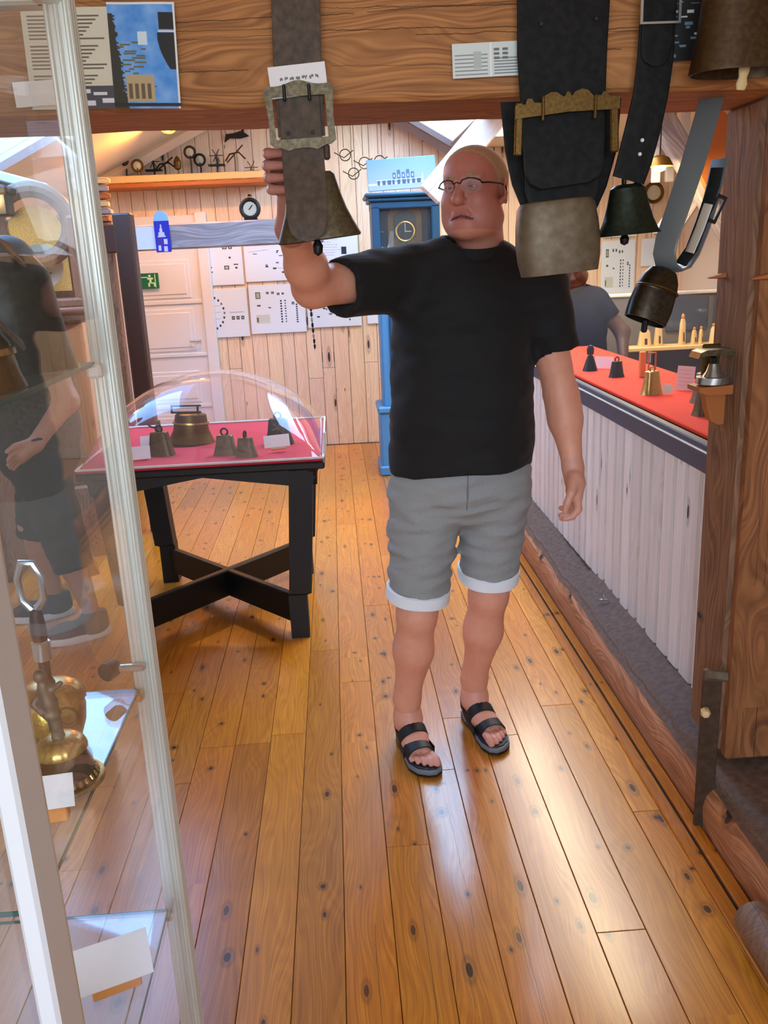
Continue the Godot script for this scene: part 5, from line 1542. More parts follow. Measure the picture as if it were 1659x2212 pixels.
	part("clapper", fin(lathe([Vector2(0.0005, -0.035), Vector2(0.008, -0.034), Vector2(0.011, -0.024), Vector2(0.008, -0.012), Vector2(0.011, 0.0), Vector2(0.006, 0.05), Vector2(0.0005, 0.08)], 12, 0.6)), M.pale_wood, e, Vector3(-0.004, 0.002, 0.02), Vector3(4, 0, -6))
	part("loop", fin(hoop(Vector3(0, 0.215, 0), 0.03, 0.006)), M.black_iron, e)

func with_hole(outline: PackedVector2Array, hole: Vector2, at: Vector2, d: float) -> ArrayMesh:
	# a flat frame: the outline in two halves round a rectangular opening
	var hx := hole.x / 2
	var hy := hole.y / 2
	var big := 1.0
	var parts := []
	for s in [-1, 1]:
		var cutter := PackedVector2Array([Vector2(0, -big) + at * Vector2(1, 0), Vector2(s * big, -big), Vector2(s * big, big), Vector2(0, big) + at * Vector2(1, 0), Vector2(0, hy) + at, Vector2(s * hx, hy) + at, Vector2(s * hx, -hy) + at, Vector2(0, -hy) + at])
		for p in Geometry2D.intersect_polygons(outline, cutter):
			parts.append(slab(p, d))
	return fin(join(parts), 30.0)

func display_case() -> void:
	var c := thing("display_case", "tall glass display case with pale metal profiles and glass shelves at the left", "display case", Vector3(-0.63, 0, -1.03))
	# world x -0.33 .. -0.93, z -0.72 .. -1.32
	var post := func(x: float, z: float) -> void:
		var ribs := [mv(box(0.030, 1.86, 0.030, 0.003), Vector3(x, 0.93, z))]
		for e in [-0.0125, 0.0, 0.0125]:
			ribs.append(mv(box(0.006, 1.86, 0.0065, 0.002), Vector3(x + 0.016, 0.93, z + e)))
			ribs.append(mv(box(0.0065, 1.86, 0.006, 0.002), Vector3(x + e, 0.93, z + 0.016)))
		part("corner_post", fin(join(ribs)), M.aluminium, c)
	post.call(0.293, -0.272)
	post.call(-0.284, -0.27)
	part("corner_post", fin(mv(box(0.022, 1.86, 0.060, 0.004), Vector3(0.302, 0.93, 0.28))), M.white_profile, c)
	part("corner_post", fin(mv(box(0.022, 1.86, 0.060, 0.004), Vector3(-0.289, 0.93, 0.28))), M.white_profile, c)
	part("gasket", fin(mv(box(0.012, 1.84, 0.012, 0.002), Vector3(0.303, 0.93, 0.244))), M.aluminium, c)
	for z in [-0.27, 0.28]:
		part("top_rail", fin(mv(box(0.56, 0.04, 0.036, 0.004), Vector3(0, 1.855, z))), M.aluminium, c)
		part("base_rail", fin(mv(box(0.56, 0.07, 0.036, 0.004), Vector3(0, 0.035, z))), M.aluminium, c)
	for x in [-0.284, 0.284]:
		part("top_rail", fin(mv(box(0.034, 0.04, 0.54, 0.004), Vector3(x, 1.855, 0.005))), M.aluminium, c)
		part("base_rail", fin(mv(box(0.034, 0.07, 0.54, 0.004), Vector3(x, 0.035, 0.005))), M.aluminium, c)
	part("side_pane", fin(mv(box(0.003, 1.78, 0.50, 0.0005), Vector3(0.302, 0.95, 0.0))), M.pane, c)
	part("side_pane", fin(mv(box(0.003, 1.78, 0.50, 0.0005), Vector3(-0.292, 0.95, 0.0))), M.pane, c)
	part("front_pane", fin(mv(box(0.55, 1.78, 0.003, 0.0005), Vector3(0, 0.95, 0.285))), M.pane, c)
	part("back_pane", fin(mv(box(0.55, 1.78, 0.003, 0.0005), Vector3(0, 0.95, -0.272))), M.pane, c)
	part("base_board", fin(mv(box(0.56, 0.02, 0.52), Vector3(0, 0.07, 0))), M.pine, c)
	for y in [1.375, 0.860, 0.440]:
		var s := part("shelf", fin(mv(box(0.55, 0.006, 0.49, 0.001), Vector3(0.01, y, 0.005))), M.shelf_glass, c)
		part("ground_edge", fin(mv(box(0.0016, 0.006, 0.49, 0.0002), Vector3(0.2855, y, 0.005))), M.glass_edge, s)
		part("ground_edge", fin(mv(box(0.55, 0.006, 0.0016, 0.0002), Vector3(0.01, y, -0.2405))), M.glass_edge, s)
		part("ground_edge", fin(mv(box(0.55, 0.006, 0.0016, 0.0002), Vector3(0.01, y, 0.2505))), M.glass_edge, s)
		for z in [-0.24, 0.24]:
			part("shelf_clip", fin(mv(box(0.020, 0.020, 0.022, 0.004) if y > 1.0 else box(0.014, 0.016, 0.018, 0.004), Vector3(0.286, y - 0.010, z))), M.brass if y < 1.0 else M.white_profile, c)
	part("lock", fin(mv(lathe([Vector2(0.0005, 0), Vector2(0.013, 0.0), Vector2(0.015, 0.004), Vector2(0.015, 0.024), Vector2(0.0005, 0.026)], 20), Vector3(0.250, 0.898, -0.255), Vector3(90, 0, 20))), M.dark_iron, c)
	part("lock_bolt", fin(mv(box(0.05, 0.012, 0.010, 0.003), Vector3(0.275, 0.898, -0.245))), M.steel, c)
	# hand bell with the figure handle on the middle shelf
	var y := 0.864
	var h := thing("hand_bell", "brass hand bell with an ornate dark figure handle on the middle glass shelf", "bell", Vector3(-0.380, y, -1.015), Vector3(0, 0, 3))
	part("bell_body", fin(vessel([Vector2(0.012, 0.066), Vector2(0.022, 0.060), Vector2(0.028, 0.046), Vector2(0.031, 0.030), Vector2(0.036, 0.014), Vector2(0.044, 0.004), Vector2(0.046, 0.0)], 0.003, 48)), M.old_brass, h)
	part("fluted_crown", fin(flute(0.031, 0.048, 0.068)), M.brass, h)
	part("rim_band", fin(lathe([Vector2(0.0445, 0.0005), Vector2(0.0475, 0.001), Vector2(0.0465, 0.007), Vector2(0.0425, 0.008)], 48)), M.brass, h)
	for i in 26:
		part("rim_tooth", fin(mv(box(0.005, 0.008, 0.003, 0.001), Vector3(0, 0.012, 0.0385), Vector3(-30, 0, 0)), 30.0), M.brass, h, Vector3.ZERO, Vector3(0, i * 360.0 / 26, 0))
	var f := Sdf.new()
	f.limb(Vector3(0, 0.066, 0), Vector3(0, 0.085, 0), 0.009, 0.006, 0.004)
	f.limb(Vector3(0, 0.085, 0), Vector3(-0.002, 0.115, 0), 0.008, 0.0105, 0.006)
	f.limb(Vector3(-0.002, 0.115, 0), Vector3(-0.004, 0.140, 0), 0.010, 0.008, 0.004)
	f.egg(Vector3(-0.006, 0.154, 0.001), Vector3(0.008, 0.009, 0.008), 0.004)
	f.limb(Vector3(-0.010, 0.132, 0), Vector3(-0.020, 0.118, 0.004), 0.005, 0.004, 0.004)
	f.limb(Vector3(-0.020, 0.118, 0.004), Vector3(-0.010, 0.106, 0.009), 0.004, 0.0035, 0.003)
	f.limb(Vector3(0.006, 0.134, 0), Vector3(0.018, 0.142, 0.002), 0.0045, 0.0035, 0.004)
	f.egg(Vector3(-0.002, 0.100, 0.0), Vector3(0.012, 0.006, 0.011), 0.004)
	part("figure_handle", blend_mesh([f.mesh(0.002, Vector3.ZERO)]), M.rust, h)
	part("handle_ring", fin(hoop(Vector3(0.017, 0.094, 0), 0.012, 0.0018, Vector3.ZERO, 20, 6)), M.old_brass, h)
	# round bell with the tall looped handle behind it
	var r := thing("hand_bell", "squat round brass bell with a tall dark looped handle behind the figure bell", "bell", Vector3(-0.428, y, -1.125))
	part("bell_body", fin(vessel([Vector2(0.006, 0.088), Vector2(0.030, 0.082), Vector2(0.044, 0.066), Vector2(0.0465, 0.050), Vector2(0.044, 0.028), Vector2(0.034, 0.0)], 0.003, 40)), mat("pale_brass", Color(0.95, 1.0, 0.80), 0.25, 0.85, T.brass, 12.0, 0.12), r)
	part("fluted_crown", fin(mv(flute(0.046, 0.064, 0.089), Vector3.ZERO)), M.brass, r)
	part("stem", fin(lathe([Vector2(0.0005, 0.085), Vector2(0.011, 0.09), Vector2(0.007, 0.10), Vector2(0.008, 0.13), Vector2(0.011, 0.17), Vector2(0.008, 0.20), Vector2(0.0005, 0.205)], 14)), M.dark_wood, r)
	part("silver_band", fin(lathe([Vector2(0.009, 0.125), Vector2(0.0125, 0.127), Vector2(0.0125, 0.153), Vector2(0.010, 0.155)], 16)), M.steel, r)
	part("handle_loop", fin(tube([Vector3(0, 0.195, 0), Vector3(-0.015, 0.215, 0), Vector3(-0.017, 0.245, 0), Vector3(-0.008, 0.268, 0), Vector3(0.006, 0.266, 0), Vector3(0.015, 0.245, 0), Vector3(0.014, 0.215, 0), Vector3(0, 0.198, 0)], [0.006, 0.005, 0.005, 0.006, 0.006, 0.005, 0.005, 0.006], 8)), M.steel, r)
	# cards on wooden blocks
	for q in [[Vector3(-0.378, y, -0.940), 0.068, 0.040, 8.0, "blank white card on an orange wooden block in front of the figure bell"], [Vector3(-0.392, 0.444, -1.105), 0.118, 0.068, 22.0, "large blank white card on an orange wooden block on the lower glass shelf"]]:
		var o := thing("label_card", q[4], "card", q[0], Vector3(0, q[3], 0), "cards in the glass case")
		part("card", sheet(q[1], q[2], 0.0008, 0.0015), M.card, o, Vector3(-0.004, 0.016 + q[2] / 2, 0.002), Vector3(-24, 0, 0))
		part("wooden_block", fin(box(q[1] * 0.62, 0.018, 0.020, 0.002)), M.pine, o, Vector3(0.0, 0.009, 0.004))
	var pb := thing("pale_bell", "pale cream brass bell standing below the lower glass shelf", "bell", Vector3(-0.40, 0.08, -1.06))
	part("bell_body", fin(vessel([Vector2(0.02, 0.30), Vector2(0.05, 0.29), Vector2(0.062, 0.22), Vector2(0.075, 0.1), Vector2(0.10, 0.0)], 0.004, 40)), M.pale_wood, pb)
	# large bells on the upper shelf
	var u := 1.379
	var b1 := thing("shelf_bell", "large dark bell at the back of the upper glass shelf", "bell", Vector3(-0.435, u, -1.20))
	part("bell_body", fin(vessel([Vector2(0.02, 0.150), Vector2(0.050, 0.145), Vector2(0.066, 0.125), Vector2(0.072, 0.08), Vector2(0.080, 0.03), Vector2(0.086, 0.0)], 0.004, 44, 0.85)), M.dark_iron, b1)
	part("strap_stub", fin(ribbon([Vector3(-0.02, 0.145, 0.0), Vector3(-0.01, 0.17, 0.01), Vector3(0.02, 0.165, 0.02), Vector3(0.05, 0.14, 0.06)], Vector3(0.2, 0, 1), 0.03, 0.004)), M.hide, b1)
	var b2 := thing("shelf_bell", "squat gleaming olive brass bell at the front of the upper glass shelf", "bell", Vector3(-0.425, u, -1.00))
	part("bell_body", fin(vessel([Vector2(0.02, 0.075), Vector2(0.048, 0.070), Vector2(0.062, 0.050), Vector2(0.068, 0.02), Vector2(0.074, 0.0)], 0.004, 44)), mat("olive_brass", Color(0.62, 0.58, 0.36), 0.28, 0.8, T.brass, 8.0), b2)
	part("band", fin(lathe([Vector2(0.0625, 0.046), Vector2(0.0665, 0.045), Vector2(0.0675, 0.038), Vector2(0.064, 0.037)], 44)), M.brass, b2)
	part("strap_stub", fin(ribbon([Vector3(0.0, 0.072, 0.02), Vector3(0.03, 0.085, 0.02), Vector3(0.055, 0.075, 0.0), Vector3(0.072, 0.045, -0.02)], Vector3(0.2, 0, 1), 0.028, 0.005)), M.hide, b2)
	var b3 := thing("shelf_bell", "dark bell standing low behind the white front profile of the case", "bell", Vector3(-0.44, 0.444, -0.86))
	part("bell_body", fin(vessel([Vector2(0.02, 0.10), Vector2(0.032, 0.095), Vector2(0.04, 0.05), Vector2(0.055, 0.0)], 0.004, 36)), M.dark_iron, b3)
	part("knob", fin(lathe([Vector2(0.0005, 0.1), Vector2(0.014, 0.105), Vector2(0.010, 0.12), Vector2(0.0005, 0.122)], 16)), M.old_brass, b3)

func flute(r: float, y0: float, y1: float) -> Array:
	var rings := []
	for i in 7:
		var u := i / 6.0
		var ring := PackedVector3Array()
		for j in 72:
			var a := TAU * j / 72
			var rr := (r * cos(u * 1.25) + 0.0015) * (1.0 + 0.035 * absf(sin(a * 11.0)))
			ring.append(Vector3(cos(a) * rr, lerpf(y0, y1, sin(u * 1.5708)), sin(a) * rr))
		rings.append(ring)
	return loft(rings)

func skin_paint(p: Vector3, base: Color) -> Color:
	var n := noi.get_noise_3d(p.x * 40, p.y * 40, p.z * 40) * 0.06 + noi.get_noise_3d(p.x * 9, p.y * 9, p.z * 9) * 0.08
	return Color(base.r * (1 + n * 0.6), base.g * (1 + n * 1.3), base.b * (1 + n * 1.5))

func turned(m: Array, t: Transform3D) -> Array:
	var v := PackedVector3Array()
	var n := PackedVector3Array()
	for i in m[0].size():
		v.append(t * m[0][i])
		n.append((t.basis * m[1][i]).normalized())
	return [v, n, m[2], m[3]]

func head_sdf(bald := true) -> Sdf:
	# eyes at the origin's height, face towards +z
	var h := Sdf.new()
	h.egg(Vector3(0, 0.030, -0.014), Vector3(0.077, 0.079, 0.097), 0.02)
	h.egg(Vector3(0, 0.040, 0.030), Vector3(0.066, 0.055, 0.056), 0.03)
	h.egg(Vector3(0, -0.038, 0.028), Vector3(0.066, 0.074, 0.062), 0.03)
	for s in [-1, 1]:
		h.limb(Vector3(s * 0.052, -0.070, -0.004), Vector3(s * 0.014, -0.092, 0.060), 0.026, 0.022, 0.03)
		h.egg(Vector3(s * 0.037, -0.034, 0.054), Vector3(0.031, 0.030, 0.030), 0.025)
		h.egg(Vector3(s * 0.050, -0.072, 0.026), Vector3(0.026, 0.030, 0.034), 0.03)
		h.limb(Vector3(s * 0.008, 0.020, 0.086), Vector3(s * 0.046, 0.021, 0.072), 0.009, 0.009, 0.015)
	h.egg(Vector3(0, -0.094, 0.066), Vector3(0.024, 0.019, 0.020), 0.02)
	h.egg(Vector3(0, -0.100, 0.016), Vector3(0.058, 0.028, 0.056), 0.03)
	for s in [-1, 1]:
		h.egg(Vector3(s * 0.032, 0.000, 0.099), Vector3(0.017, 0.012, 0.016), 0.012, 1)
	h.limb(Vector3(0, 0.008, 0.088), Vector3(0, -0.034, 0.110), 0.0090, 0.0155, 0.012)
	for s in [-1, 1]:
		h.egg(Vector3(s * 0.0125, -0.038, 0.099), Vector3(0.0085, 0.008, 0.011), 0.006)
	h.limb(Vector3(-0.018, -0.0665, 0.084), Vector3(0.018, -0.0665, 0.084), 0.0075, 0.0075, 0.010)
	h.limb(Vector3(-0.016, -0.080, 0.083), Vector3(0.016, -0.080, 0.083), 0.0085, 0.0085, 0.010)
	h.limb(Vector3(-0.028, -0.0800, 0.086), Vector3(0.0, -0.0725, 0.096), 0.0030, 0.0042, 0.003, 1)
	h.limb(Vector3(0.028, -0.0800, 0.086), Vector3(0.0, -0.0725, 0.096), 0.0030, 0.0042, 0.003, 1)
	for s in [-1, 1]:
		h.limb(Vector3(s * 0.016, -0.040, 0.101), Vector3(s * 0.034, -0.070, 0.088), 0.002, 0.002, 0.010, 1)
		var t := Basis(Vector3.UP, -s * 0.45) * Basis(Vector3.RIGHT, -0.15)
		h.egg(Vector3(s * 0.081, -0.006, -0.014), Vector3(0.007, 0.033, 0.020), 0.008, 0, t)
		h.egg(Vector3(s * 0.0885, -0.003, -0.008), Vector3(0.006, 0.022, 0.011), 0.006, 1, t)
		h.egg(Vector3(s * 0.078, -0.030, -0.004), Vector3(0.006, 0.009, 0.008), 0.006)
	h.limb(Vector3(0, -0.050, -0.030), Vector3(0, -0.185, -0.045), 0.058, 0.066, 0.03)
	return h

func foot_sdf(heel: Vector3, d: Vector3, inner: float, ankle: Vector3) -> Sdf:
	# inner: +1 when the big toe is on the +side; side = d turned to the right
	var f := Sdf.new()
	var s := Vector3(d.z, 0, -d.x) * inner
	var up := Vector3.UP * 0.026
	var at := func(l: float, w: float, h: float) -> Vector3:
		return heel + d * l + s * w + Vector3.UP * h + up
	f.limb(ankle + Vector3(0, 0.10, 0), ankle, 0.040, 0.036, 0.02)
	f.limb(ankle, at.call(0.035, 0, 0.022), 0.037, 0.029, 0.03)
	f.limb(ankle + Vector3(0, -0.01, 0), at.call(0.115, 0.006, 0.032), 0.034, 0.030, 0.03)
	f.limb(at.call(0.115, 0.006, 0.030), at.call(0.172, 0.012, 0.014), 0.030, 0.020, 0.03)
	f.limb(at.call(0.035, 0, 0.018), at.call(0.15, -0.022, 0.012), 0.026, 0.017, 0.03)
	f.limb(at.call(0.115, -0.012, 0.024), at.call(0.165, -0.024, 0.010), 0.024, 0.014, 0.03)
	f.egg(at.call(0.058, 0.032, 0.062), Vector3(0.012, 0.014, 0.014), 0.012)
	f.egg(at.call(0.052, -0.032, 0.054), Vector3(0.012, 0.014, 0.014), 0.012)
	var w := [0.028, 0.009, -0.008, -0.024, -0.038]
	var l := [0.246, 0.244, 0.234, 0.220, 0.202]
	var r := [0.0125, 0.0088, 0.0083, 0.008, 0.008]
	for i in 5:
		f.limb(at.call(0.168 - i * 0.006, w[i] * 0.8, 0.012), at.call(l[i] - 0.022, w[i], 0.013), r[i], r[i], 0.006)
		f.limb(at.call(l[i] - 0.022, w[i], 0.013), at.call(l[i] - 0.008, w[i], 0.008), r[i], r[i] * 0.95, 0.004)
	return f

func sandal(to: Node3D, base: Vector3, heel: Vector3, d: Vector3, inner: float, foot: Sdf) -> void:
	var s := Vector3(d.z, 0, -d.x) * inner
	var out := []
	for q in [[-0.012, 0.0], [-0.004, 0.026], [0.04, 0.034], [0.10, 0.034], [0.16, 0.046], [0.21, 0.050], [0.248, 0.040], [0.262, 0.018], [0.258, -0.006], [0.238, -0.034], [0.20, -0.050], [0.15, -0.048], [0.10, -0.040], [0.04, -0.035], [-0.004, -0.026]]:
		out.append(heel + d * q[0] + s * q[1] - base)
	var ring := func(y: float, k: float) -> PackedVector3Array:
		var c: Vector3 = heel + d * 0.125 - base
		var r := PackedVector3Array()
		for p in out:
			r.append(c + (p - c) * k + Vector3.UP * y)
		return r
	var o := part("sandal", fin(loft([ring.call(0.001, 0.96), ring.call(0.004, 1.0), ring.call(0.012, 1.0)]), 40.0), M.rubber, to)
	part("midsole", fin(loft([ring.call(0.0115, 1.0), ring.call(0.020, 1.01), ring.call(0.025, 0.985)]), 40.0), M.sole_grey, o)
	part("footbed", fin(loft([ring.call(0.0245, 0.95), ring.call(0.028, 0.94), ring.call(0.0285, 0.90)]), 40.0), M.strap_black, o)
	# straps over the forefoot, the instep and round the heel
	var every := PackedInt32Array(range(foot.op.size()))
	for q in [[0.150, 0.050, 0.10], [0.078, 0.036, 0.45]]:
		# found on the foot itself: a fan of rays inward across the foot
		var slant: Vector3 = (d * q[2] + Vector3.UP).normalized()
		var c: Vector3 = heel + d * (q[0] + 0.012) + Vector3.UP * 0.036
		var pts := []
		for i in 19:
			var a := deg_to_rad(-112.0 + i * 12.44)
			var ray: Vector3 = s * sin(a) + slant * cos(a)
			var r := 0.12
			while r > 0.012 and foot.at(c + ray * r, every) > 0.0035:
				r -= 0.0015
			pts.append(c + ray * r - base)
		for k in 2:
			var sm := pts.duplicate()
			for i in range(1, 18):
				sm[i] = (pts[i - 1] + pts[i] * 2.0 + pts[i + 1]) / 4.0
			pts = sm
		part("strap", fin(ribbon(pts, (d - Vector3.UP * q[2]).normalized(), q[1], 0.005), 50.0), M.strap_black, o)
	var hp := []
	for i in 9:
		var a := PI * (0.5 + i / 8.0)
		hp.append(heel + d * (0.055 + 0.072 * cos(a)) + s * 0.040 * sin(a) + Vector3.UP * (0.062 + 0.018 * -cos(a)) - base)
	part("heel_strap", fin(ribbon(hp, Vector3.UP, 0.030, 0.005), 50.0), M.strap_black, o)
	for e in [1, -1]:
		part("side_strap", fin(ribbon([heel + d * 0.055 + s * e * 0.040 + Vector3.UP * 0.055 - base, heel + d * 0.10 + s * e * 0.043 + Vector3.UP * 0.035 - base, heel + d * 0.155 + s * e * 0.049 + Vector3.UP * 0.030 - base], Vector3.UP, 0.026, 0.004), 50.0), M.strap_black, o)

func man() -> void:
	var base := Vector3(0.32, 0, -2.45)
	var o := thing("person", "man in black T-shirt, grey shorts and sandals raising one hand to a bell", "person", base)
	var tone := Color(0.78, 0.355, 0.23)
	var ruddy := Color(0.53, 0.20, 0.145)
	var paint := func(p: Vector3) -> Color:
		return skin_paint(p, tone)
	# body under the clothes, arms and legs
	var b := Sdf.new()
	b.egg(Vector3(0.345, 1.12, -2.42), Vector3(0.165, 0.26, 0.13))
	b.egg(Vector3(0.355, 1.36, -2.44), Vector3(0.17, 0.14, 0.10))
	b.limb(Vector3(0.27, 0.88, -2.43), Vector3(0.41, 0.88, -2.43), 0.095, 0.095)
	var shR := Vector3(0.190, 1.450, -2.43)
	var elR := Vector3(-0.046, 1.445, -2.225)
	var wrR := Vector3(-0.086, 1.575, -2.035)
	b.limb(shR, elR, 0.060, 0.050)
	b.limb(elR, elR.lerp(wrR, 0.35), 0.047, 0.047)
	b.limb(elR.lerp(wrR, 0.35), wrR, 0.047, 0.031)
	b.egg(elR + Vector3(-0.012, -0.014, -0.016), Vector3(0.03, 0.03, 0.03), 0.03)
	var shL := Vector3(0.560, 1.405, -2.44)
	var elL := Vector3(0.634, 1.10, -2.44)
	var wrL := Vector3(0.656, 0.905, -2.39)
	b.limb(shL, elL, 0.060, 0.046)
	b.limb(elL, elL.lerp(wrL, 0.3), 0.044, 0.045)
	b.limb(elL.lerp(wrL, 0.3), wrL, 0.045, 0.028)
	var hl := Vector3(0.148, 0, -2.525)
	var hr := Vector3(0.376, 0, -2.625)
	var dl := Vector3(0.24, 0, 0.97).normalized()
	var dr := Vector3(0.27, 0, 0.96).normalized()
	var anL := hl + dl * 0.052 + Vector3.UP * 0.105
	var anR := hr + dr * 0.052 + Vector3.UP * 0.105
	for q in [[Vector3(0.238, 0.80, -2.43), Vector3(0.197, 0.475, -2.42), anL], [Vector3(0.435, 0.80, -2.45), Vector3(0.425, 0.500, -2.48), anR]]:
		b.limb(q[0], q[1], 0.085, 0.058)
		var dn: Vector3 = (q[2] - q[1])
		b.limb(q[1], q[1] + dn * 0.35, 0.056, 0.058)
		b.limb(q[1] + dn * 0.35, q[2] + Vector3(0, 0.06, 0), 0.055, 0.039)
		b.limb(q[2] + Vector3(0, 0.06, 0), q[2], 0.039, 0.037)
		b.egg(q[1] + dn * 0.34 + Vector3(0, 0, -0.024), Vector3(0.050, 0.095, 0.045), 0.03)
		b.egg(q[1] + Vector3(0, 0, 0.030), Vector3(0.038, 0.045, 0.030), 0.03)
	var pieces := [b.mesh(0.011, base, paint)]
	# feet
	var feet := []
	for q in [[hl, dl, 1.0, anL], [hr, dr, -1.0, anR]]:
		var fs := foot_sdf(q[0], q[1], q[2], q[3])
		feet.append(fs)
		pieces.append(fs.mesh(0.0036, base, func(p: Vector3) -> Color:
			return skin_paint(p, Color(0.74, 0.34, 0.235) if p.y > 0.05 else Color(0.74, 0.32, 0.24))))
	# right hand: a fist behind the strap, knuckles to the left
	var h := Sdf.new()
	h.limb(elR.lerp(wrR, 0.75), wrR, 0.035, 0.030, 0.02)
	h.limb(wrR, Vector3(-0.078, 1.625, -1.99), 0.030, 0.030, 0.02)
	h.limb(Vector3(-0.072, 1.640, -1.975), Vector3(-0.066, 1.705, -1.965), 0.026, 0.024, 0.02)
	for i in 4:
		var y: float = 1.722 - i * 0.0235
		var reach: float = [0.004, 0.010, 0.008, 0.0][i]
		var k := Vector3(-0.082, y - 0.002, -1.985 + i * 0.003)
		var p1 := Vector3(-0.116 - reach * 0.6, y, -1.962)
		var p2 := Vector3(-0.112 - reach * 0.5, y - 0.004, -1.925)
		var p3 := Vector3(-0.086, y - 0.006, -1.905)
		h.limb(k, p1, 0.0125, 0.0108, 0.006)
		h.limb(p1, p2, 0.0108, 0.0098, 0.003)
		h.limb(p2, p3, 0.0098, 0.0085, 0.003)
	h.limb(Vector3(-0.058, 1.650, -1.965), Vector3(-0.040, 1.690, -1.935), 0.017, 0.0125, 0.012)
	h.limb(Vector3(-0.040, 1.690, -1.935), Vector3(-0.048, 1.722, -1.912), 0.0122, 0.010, 0.004)
	pieces.append(h.mesh(0.003, base, func(p: Vector3) -> Color: return skin_paint(p, Color(0.50, 0.215, 0.165))))
	# left hand hanging, fingers loosely curled, thumb towards the camera
	var g := Sdf.new()
	g.limb(elL.lerp(wrL, 0.75), wrL, 0.033, 0.0275, 0.02)
	g.limb(wrL, Vector3(0.658, 0.868, -2.378), 0.0275, 0.027, 0.02)
	g.limb(Vector3(0.659, 0.868, -2.355), Vector3(0.655, 0.832, -2.350), 0.023, 0.020, 0.02)
	g.limb(Vector3(0.659, 0.866, -2.395), Vector3(0.656, 0.834, -2.405), 0.020, 0.017, 0.02)
	for i in 4:
		var z: float = -2.342 - i * 0.0215
		var ln: float = [0.92, 1.0, 0.95, 0.78][i]
		var k := Vector3(0.656, 0.832 + (0.004 if i == 3 else 0.0), z)
		var p1 := k + Vector3(0.004, -0.040 * ln, 0.002)
		var p2 := p1 + Vector3(-0.020 * ln, -0.022 * ln, 0.002)
		var p3 := p2 + Vector3(-0.022 * ln, -0.004, 0.001)
		g.limb(k, p1, 0.0128, 0.0110, 0.006)
		g.limb(p1, p2, 0.0110, 0.0100, 0.003)
		g.limb(p2, p3, 0.0100, 0.0085, 0.003)
	g.limb(Vector3(0.650, 0.886, -2.352), Vector3(0.634, 0.850, -2.322), 0.0165, 0.0125, 0.014)
	g.limb(Vector3(0.634, 0.850, -2.322), Vector3(0.622, 0.822, -2.318), 0.0120, 0.0108, 0.004)
	g.limb(Vector3(0.622, 0.822, -2.318), Vector3(0.617, 0.798, -2.320), 0.0106, 0.0085, 0.003)
	pieces.append(g.mesh(0.003, base, func(p: Vector3) -> Color: return skin_paint(p, Color(0.70, 0.33, 0.23))))
	# head, turned to his right
	var ht := Transform3D(Basis(Vector3(0, 0, 1), 0.03) * Basis(Vector3.UP, deg_to_rad(-33.0)) * Basis(Vector3.RIGHT, -0.09), Vector3(0.391, 1.664, -2.435) - base)
	var hs := head_sdf()
	pieces.append(turned(hs.mesh(0.0028, Vector3.ZERO, func(p: Vector3) -> Color:
		var c := ruddy
		if p.y < -0.105:
			c = tone.lerp(ruddy, 0.5)
		var lip := clampf(1.0 - Vector2(p.x / 0.026, (p.y + 0.074) / 0.013).length(), 0.0, 1.0) if p.z > 0.075 else 0.0
		c = c.lerp(Color(0.42, 0.12, 0.10), clampf(lip * 2.0, 0.0, 0.7))
		if p.z > 0.07 and absf(p.x) < 0.032 and absf(p.y + 0.0725 + absf(p.x) * 0.26) < 0.0028:
			c = Color(0.10, 0.03, 0.03)
		var nose := clampf(1.0 - (p - Vector3(0, -0.035, 0.11)).length() / 0.03, 0.0, 1.0)
		var ear := 1.0 if absf(p.x) > 0.078 and p.y < 0.03 else 0.0
		c = c.lerp(Color(0.52, 0.15, 0.11), maxf(nose, ear) * 0.5)
		return skin_paint(p, c)), ht))
	part("body", blend_mesh(pieces), M.skin, o)
	var head := Node3D.new()
	head.name = "head_dress"
	# hair, a close-cropped cap over the skull
	var hr2 := Sdf.new()
	hr2.egg(Vector3(0, 0.030, -0.014), Vector3(0.0805, 0.0825, 0.1005), 0.02)
	hr2.egg(Vector3(0, 0.040, 0.026), Vector3(0.068, 0.0575, 0.054), 0.03)
	hr2.keep(Vector3(0, -0.62, 0.78), Vector3(0, 0.055, 0.052), 0.012)
	hr2.keep(Vector3(0, -1.0, -0.15), Vector3(0, -0.022, 0.0), 0.008)
	hr2.wave = noi
	hr2.wave_amp = 0.0012
	hr2.wave_scale = Vector3(160, 60, 160)
	part("hair", blend_mesh([turned(hr2.mesh(0.0036, Vector3.ZERO), ht)]), M.hair, o)
	head.free()
	# eyes, brows and glasses
	for s in [-1, 1]:
		var e := part("eye", fin(xf(lathe([Vector2(0.0005, -0.0115), Vector2(0.008, -0.008), Vector2(0.0115, 0), Vector2(0.008, 0.008), Vector2(0.0005, 0.0115)], 14), ht * Transform3D(Basis(), Vector3(s * 0.032, -0.001, 0.0775))), 70.0), mat("eye_white", Color(0.75, 0.70, 0.66), 0.3), o)
		part("iris", fin(xf(lathe([Vector2(0.0005, 0), Vector2(0.0055, 0.0), Vector2(0.0005, 0.0012)], 12), ht * Transform3D(Basis(Vector3.RIGHT, PI / 2) , Vector3(s * 0.030, -0.001, 0.0886)))), M.dark_iron, e)
		part("eyelid", fin(xf(tube([Vector3(s * 0.019, 0.003, 0.0855), Vector3(s * 0.032, 0.0058, 0.0885), Vector3(s * 0.046, 0.002, 0.081)], [0.004, 0.006, 0.004], 8), ht)), mat("lid_skin", Color(0.70, 0.43, 0.36), 0.6), e)
		part("eyelid", fin(xf(tube([Vector3(s * 0.019, -0.004, 0.0845), Vector3(s * 0.032, -0.0085, 0.0870), Vector3(s * 0.046, -0.005, 0.080)], [0.004, 0.0055, 0.004], 8), ht)), M.lid_skin, e)
